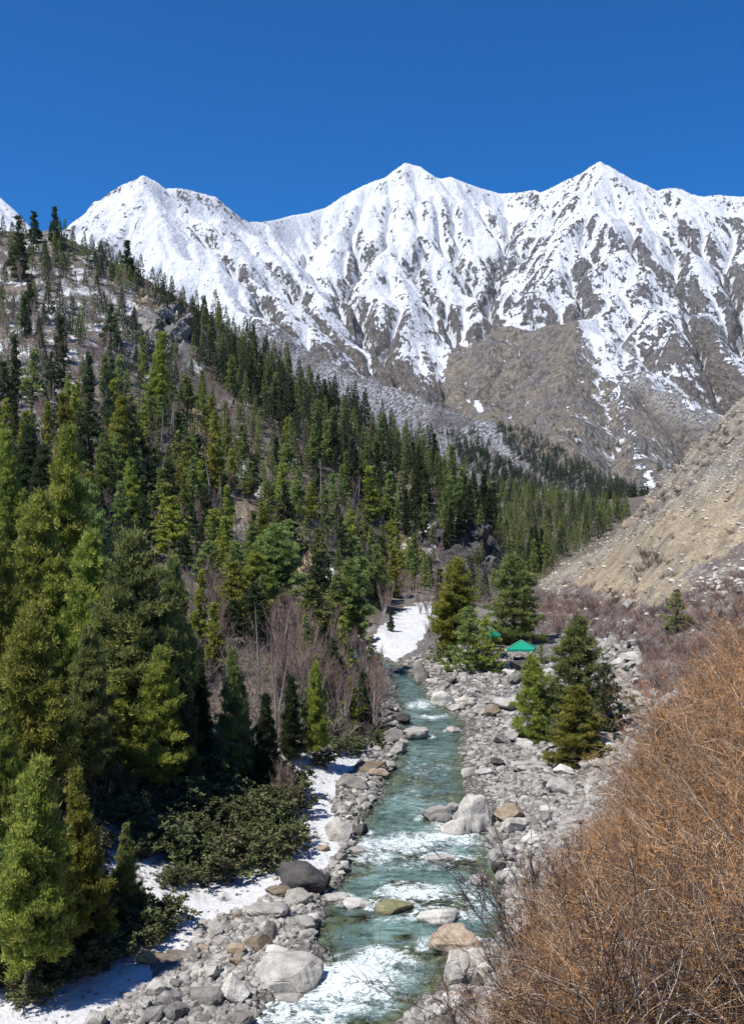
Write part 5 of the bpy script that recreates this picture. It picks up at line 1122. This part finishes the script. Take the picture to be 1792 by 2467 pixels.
# ------------------------------------------------------------------ the thicket in front
def mat_thicket():
    m = NT('thicket_twigs'); t = m.attr('tone'); oi = m.new('ShaderNodeObjectInfo')
    c = m.ramp(t, [(0, (.035, .027, .025)), (.3, (.15, .115, .1)), (.52, (.42, .26, .14)), (.72, (.56, .29, .115)), (.9, (.68, .38, .15)), (1, (.80, .70, .56))])
    c2 = m.mixc(1., c, m.ramp(oi.outputs['Random'], [(0, (.5, .5, .52)), (.5, (.9, .88, .87)), (1, (1.25, 1.1, .98))]), 'MULTIPLY')
    m.base(c2, .8); return m.m
M_TH = mat_thicket()
def thicket_parts(seed, orange=.5):
    r = np.random.RandomState(seed); n1 = 46; a = r.uniform(0, 6.28, n1); el = r.uniform(.35, 1.45, n1); d = np.c_[np.cos(a) * np.cos(el), np.sin(a) * np.cos(el), np.sin(el)]
    st = Acc(); St = curves(r, r.normal(size=(n1, 3)) * [.3, .3, 0], d, r.uniform(1.1, 2.5, n1), 9, .2, -.16)
    v, f = tubes(St, np.linspace(1, .3, 9)[None] * r.uniform(.006, .013, n1)[:, None], 4); st.add(v, f, np.repeat(np.where(r.rand(n1) < .42, 1., r.uniform(.2, .6, n1)), 36))
    n2 = 420; p, dd, i = kids(r, St, n2, .15, 1, .55, .15); La = curves(r, p, dd, r.uniform(.35, .9, n2), 6, .34, -.05); tw = Acc()
    v, f = tubes(La, np.linspace(1, .4, 6)[None] * np.full((n2, 1), .0055), 3); tw.add(v, f, np.repeat(np.where(r.rand(n2) < .28, 1., np.clip(r.normal(.45, .2, n2), 0, .9)), 18))
    n3 = 2200; p, dd, i = kids(r, La, n3, .1, 1, .8, .15); Tw = curves(r, p, dd, r.uniform(.1, .32, n3), 4, .4)
    v, f = tubes(Tw, np.linspace(1, .5, 4)[None] * np.full((n3, 1), .0046), 3); h = np.clip((p[:, 2] - .4) / 1.4, 0, 1); tw.add(v, f, np.repeat(np.clip(r.normal(.36, .32, n3) + h * .32 * orange, 0, .92), 12))
    n4 = int(300 + 1500 * max(orange, 0)); k = r.randint(0, n3, n4); c = Tw[k, r.randint(1, 3, n4)]; V, Q = blades(r, c, nrmz(r.normal(size=(n4, 3))), r.uniform(.018, .038, n4), r.uniform(.01, .02, n4)); tw.add(V, Q, np.repeat(np.clip(r.normal(.70, .12, n4), .4, .93), 4))
    return st, tw
TP = [(a.mesh('stems', M_TH), b.mesh('twigs', M_TH)) for a, b in (thicket_parts(1200 + k, [-.3, .1, .5, .85, 1.2, -.1][k]) for k in range(6))]
rt = np.random.RandomState(44)
def near_rays(px, py):
    Ys = np.linspace(6, 48, 220); z = gz((px - CX) / F * Ys, Ys); k = np.where(z >= HC + (CY - py) / F * Ys)[0]
    return None if not len(k) else ((px - CX) / F * Ys[k[0]], Ys[k[0]], z[k[0]])
placed = []
for x0, y0 in rt.permutation([(a, b) for a in np.arange(-3, 19, 1.08) for b in np.arange(7.5, 42, 1.08)]):
    x, y = x0 + rt.uniform(-.4, .4), y0 + rt.uniform(-.4, .4); z = float(gz(x, y)[0]); px, py = proj(x, y, z + 1.3)
    if px > 800 or py > 1150 or px < 380: continue
    limf = lambda q: np.interp(q, [380, 440, 474, 500, 520, 545, 560, 582, 600, 618, 640, 685, 722, 743, 800], [1200, 1120, 1050, 1000, 950, 900, 862, 812, 775, 745, 718, 692, 645, 615, 540])
    if y > 37 or any(proj(x + a_, y, z + b_)[1] < limf(proj(x + a_, y, z + b_)[0]) - 4 for a_, b_ in ((0, 1.75), (-.8, 1.35), (-1.25, .6), (.8, 1.35))): continue
    if y < 11.5: continue
    s = rt.uniform(.72, 1.12); placed.append((x, y, z, px, py, s))
print('thicket', len(placed))
for x, y, z, px, py, s in placed:
    q = float(fbm(np.array([x / 3.2 + 4]), np.array([y / 4.5]), 2, 99)[0]) + .08 * (py < 800) + rt.normal() * .09
    q = q * 1.3
    a, b = TP[[0, 5, 1, 2, 3, 4][int(np.clip((q + .32) / .64 * 6, 0, 5))]]
    t = thing('thicket_shrub', (x, y, z - .15), 'leafless orange brown shrub in the foreground thicket, %s' % where(px, py), 'shrub', 'foreground thicket', rt.uniform(0, 6.28), (s, s, s * 1.05))
    obj('stems', a, t); obj('twigs', b, t)
# dark shrubs whose bare tips stand in front of the river
def dark_parts(seed):
    r = np.random.RandomState(seed); n1 = 9; d = nrmz(np.c_[r.normal(size=(n1, 2)) * .38 - [.25, 0], np.ones(n1)]); st = Acc()
    St = curves(r, r.normal(size=(n1, 3)) * [.15, .15, 0], d, r.uniform(2.2, 3.6, n1), 10, .1, 0.); v, f = tubes(St, np.linspace(1, .25, 10)[None] * r.uniform(.013, .02, n1)[:, None], 4); st.add(v, f, -.2)
    p, dd, i = kids(r, St, 130, .3, 1, .45, .35); La = curves(r, p, dd, r.uniform(.3, .9, 130), 5, .16); tw = Acc(); v, f = tubes(La, np.linspace(1, .4, 5)[None] * np.full((130, 1), .009), 3); tw.add(v, f, -.1)
    p, dd, i = kids(r, La, 1100, .1, 1, .7, .2); T_ = curves(r, p, dd, r.uniform(.08, .26, 1100), 3, .15); v, f = tubes(T_, np.full((1100, 3), .005), 3); tw.add(v, f, .0)
    return st, tw
DP = [(a.mesh('stems', M_TWIG2), b.mesh('twigs', M_TWIG2)) for a, b in (dark_parts(1300 + k) for k in range(3))]
for i, (x, y, s, lab) in enumerate([(5.5, 30, 1.4, 'dark purple leafless shrub rising from the thicket edge over pale bank boulders'), (4.75, 28.5, 1.2, 'dark leafless shrub with thin tips crossing the pale right bank, below the purple one'), (3.9, 27, 1.1, 'dark leafless shrub reaching left over the river from the thicket'), (3.3, 30, 1.05, 'purple grey leafless shrub at the lower edge of the thicket'),
                                      (2.3, 29, 1.05, 'dark leafless shrub at the bottom edge, left of the thicket'), (1.3, 31, 1.0, 'thin dark leafless shrub at the bottom edge in front of the river'), (6.4, 33, 1.2, 'dark leafless shrub beside the upper thicket edge, farthest of the dark ones')]):
    h = (x, y, ground_h(x, y))
    a, b = DP[i % 3]; t = thing('dark_bare_shrub', (h[0], h[1], h[2] - .1), lab, 'shrub', 'dark shrubs at the thicket edge', i * 1.3, (s, s, s))
    obj('stems', a, t); obj('twigs', b, t)

# ------------------------------------------------------------------ green camp canopy
def solid_mat(name, c, rough=.6):
    m = NT(name); n = m.noise(m.coord(), 3, 4, .6); m.base(m.mixc(1., c, m.ramp(n, [(.3, .75), (.7, 1.2)]), 'MULTIPLY'), rough); return m.m
M_TARP = solid_mat('green_tarpaulin', (.0, .26, .16)); M_TARP2 = solid_mat('faded_green_trim', (.09, .30, .25)); M_POLE = solid_mat('dark_pole', (.07, .06, .05)); M_CRATE = solid_mat('camp_supplies', (.05, .06, .07))
def slab(a, b, c, d, t=.04):
    P_ = np.array([a, b, c, d], float); n = nrmz(np.cross(P_[1] - P_[0], P_[3] - P_[0]))
    return np.concatenate([P_, P_ - n * t]), np.array([[0, 1, 2, 3], [7, 6, 5, 4], [0, 4, 5, 1], [1, 5, 6, 2], [2, 6, 7, 3], [3, 7, 4, 0]])
def box(cx_, cy_, z0, sx, sy, sz):
    x, y = sx / 2, sy / 2; V = np.array([(-x, -y, 0), (x, -y, 0), (x, y, 0), (-x, y, 0), (-x, -y, sz), (x, -y, sz), (x, y, sz), (-x, y, sz)]) + [cx_, cy_, z0]
    return V, np.array([[0, 3, 2, 1], [4, 5, 6, 7], [0, 1, 5, 4], [1, 2, 6, 5], [2, 3, 7, 6], [3, 0, 4, 7]])
def canopy(x, y, z, W_, label, rz=-.25, s=1.):
    t = thing('camp_canopy', (x, y, z), label, 'canopy', 'green camp shelters', rz, (s, s, s)); w = W_ / 2; e = 1.75; ap = (-.1, 0, 2.95)
    roof = Acc(); C4 = [(-w, -w * .8, e), (w, -w * .8, e + .1), (w, w * .8, e + .15), (-w, w * .8, e)]
    for i in range(4):
        V, Fc = slab(C4[i], C4[(i + 1) % 4], np.array(ap) + [.03, 0, 0], np.array(ap) - [.03, 0, 0], .03); roof.add(V, Fc)
    obj('roof', roof.mesh('roof', M_TARP, False), t)
    tr = Acc()
    for i in range(4):
        a, b = np.array(C4[i]), np.array(ap); P_ = np.stack([a + (b - a) * q + [0, 0, .03] for q in (0, .5, 1)])[None]; V, Fc = tubes(P_, np.full((1, 3), .07), 4); tr.add(V, Fc)
    obj('roof_trim', tr.mesh('roof_trim', M_TARP2), t)
    va = Acc()
    for i in range(4):
        a, b = np.array(C4[i]), np.array(C4[(i + 1) % 4]); V, Fc = slab(a, b, b - [0, 0, .28], a - [0, 0, .28], .02); va.add(V, Fc)
    obj('valance', va.mesh('valance', M_TARP, False), t)
    for a in C4:
        P_ = np.array([[(a[0] * .97, a[1] * .97, -.3), (a[0] * .97, a[1] * .97, 1.), (a[0] * .97, a[1] * .97, a[2])]]); V, Fc = tubes(P_, np.full((1, 3), .045), 6); p_ = Acc(); p_.add(V, Fc); obj('pole', p_.mesh('pole', M_POLE), t)
    return t
h = hit(521, 661); cx_, cy_, cz_ = h
canopy(cx_, cy_, cz_ + .1, 3.9, 'open green canopy with pyramid roof on poles among white stones', s=1.08)
for i, (dx, dy, sx, sz, lab) in enumerate([(-.7, .3, .9, .6, 'dark covered bundle under the left half of the green canopy'), (.6, .2, .8, .5, 'dark bundle under the right half of the green canopy')]):
    a = Acc(); V, Fc = rock_verts(2, 1400 + i, 5, .1); a.add(V * [sx / 2, .35, sz / 2] + [0, 0, sz / 2], Fc)
    obj('supply_bundle', a.mesh('supply_bundle', M_CRATE), label=lab, cat='bundle', loc=(cx_ + dx, cy_ + dy, ground_h(cx_ + dx, cy_ + dy) - .05))
h = hit(493, 651); canopy(h[0], h[1] + 3, h[2] + .2, 2.2, 'small green canopy half hidden behind the firs left of the main one', rz=.4, s=1.15)
print('objects', len(bpy.data.objects), time.time() - T0)

# ------------------------------------------------------------------ thin mountain air
hm = bpy.data.materials.new('valley_haze'); hm.use_nodes = True; hn = hm.node_tree.nodes; hn.clear(); ho = hn.new('ShaderNodeOutputMaterial'); hv_ = hn.new('ShaderNodeVolumePrincipled')
hv_.inputs['Color'].default_value = (.75, .85, 1, 1); hv_.inputs['Density'].default_value = 1.1e-5; hv_.inputs['Anisotropy'].default_value = .2; hm.node_tree.links.new(hv_.outputs[0], ho.inputs['Volume'])
V, Fc = box(300, 3600, -42, 9600, 8400, 2400); obj('haze', mesh_np('haze', V, Fc, smooth=False, mats=[hm]), kind='stuff')
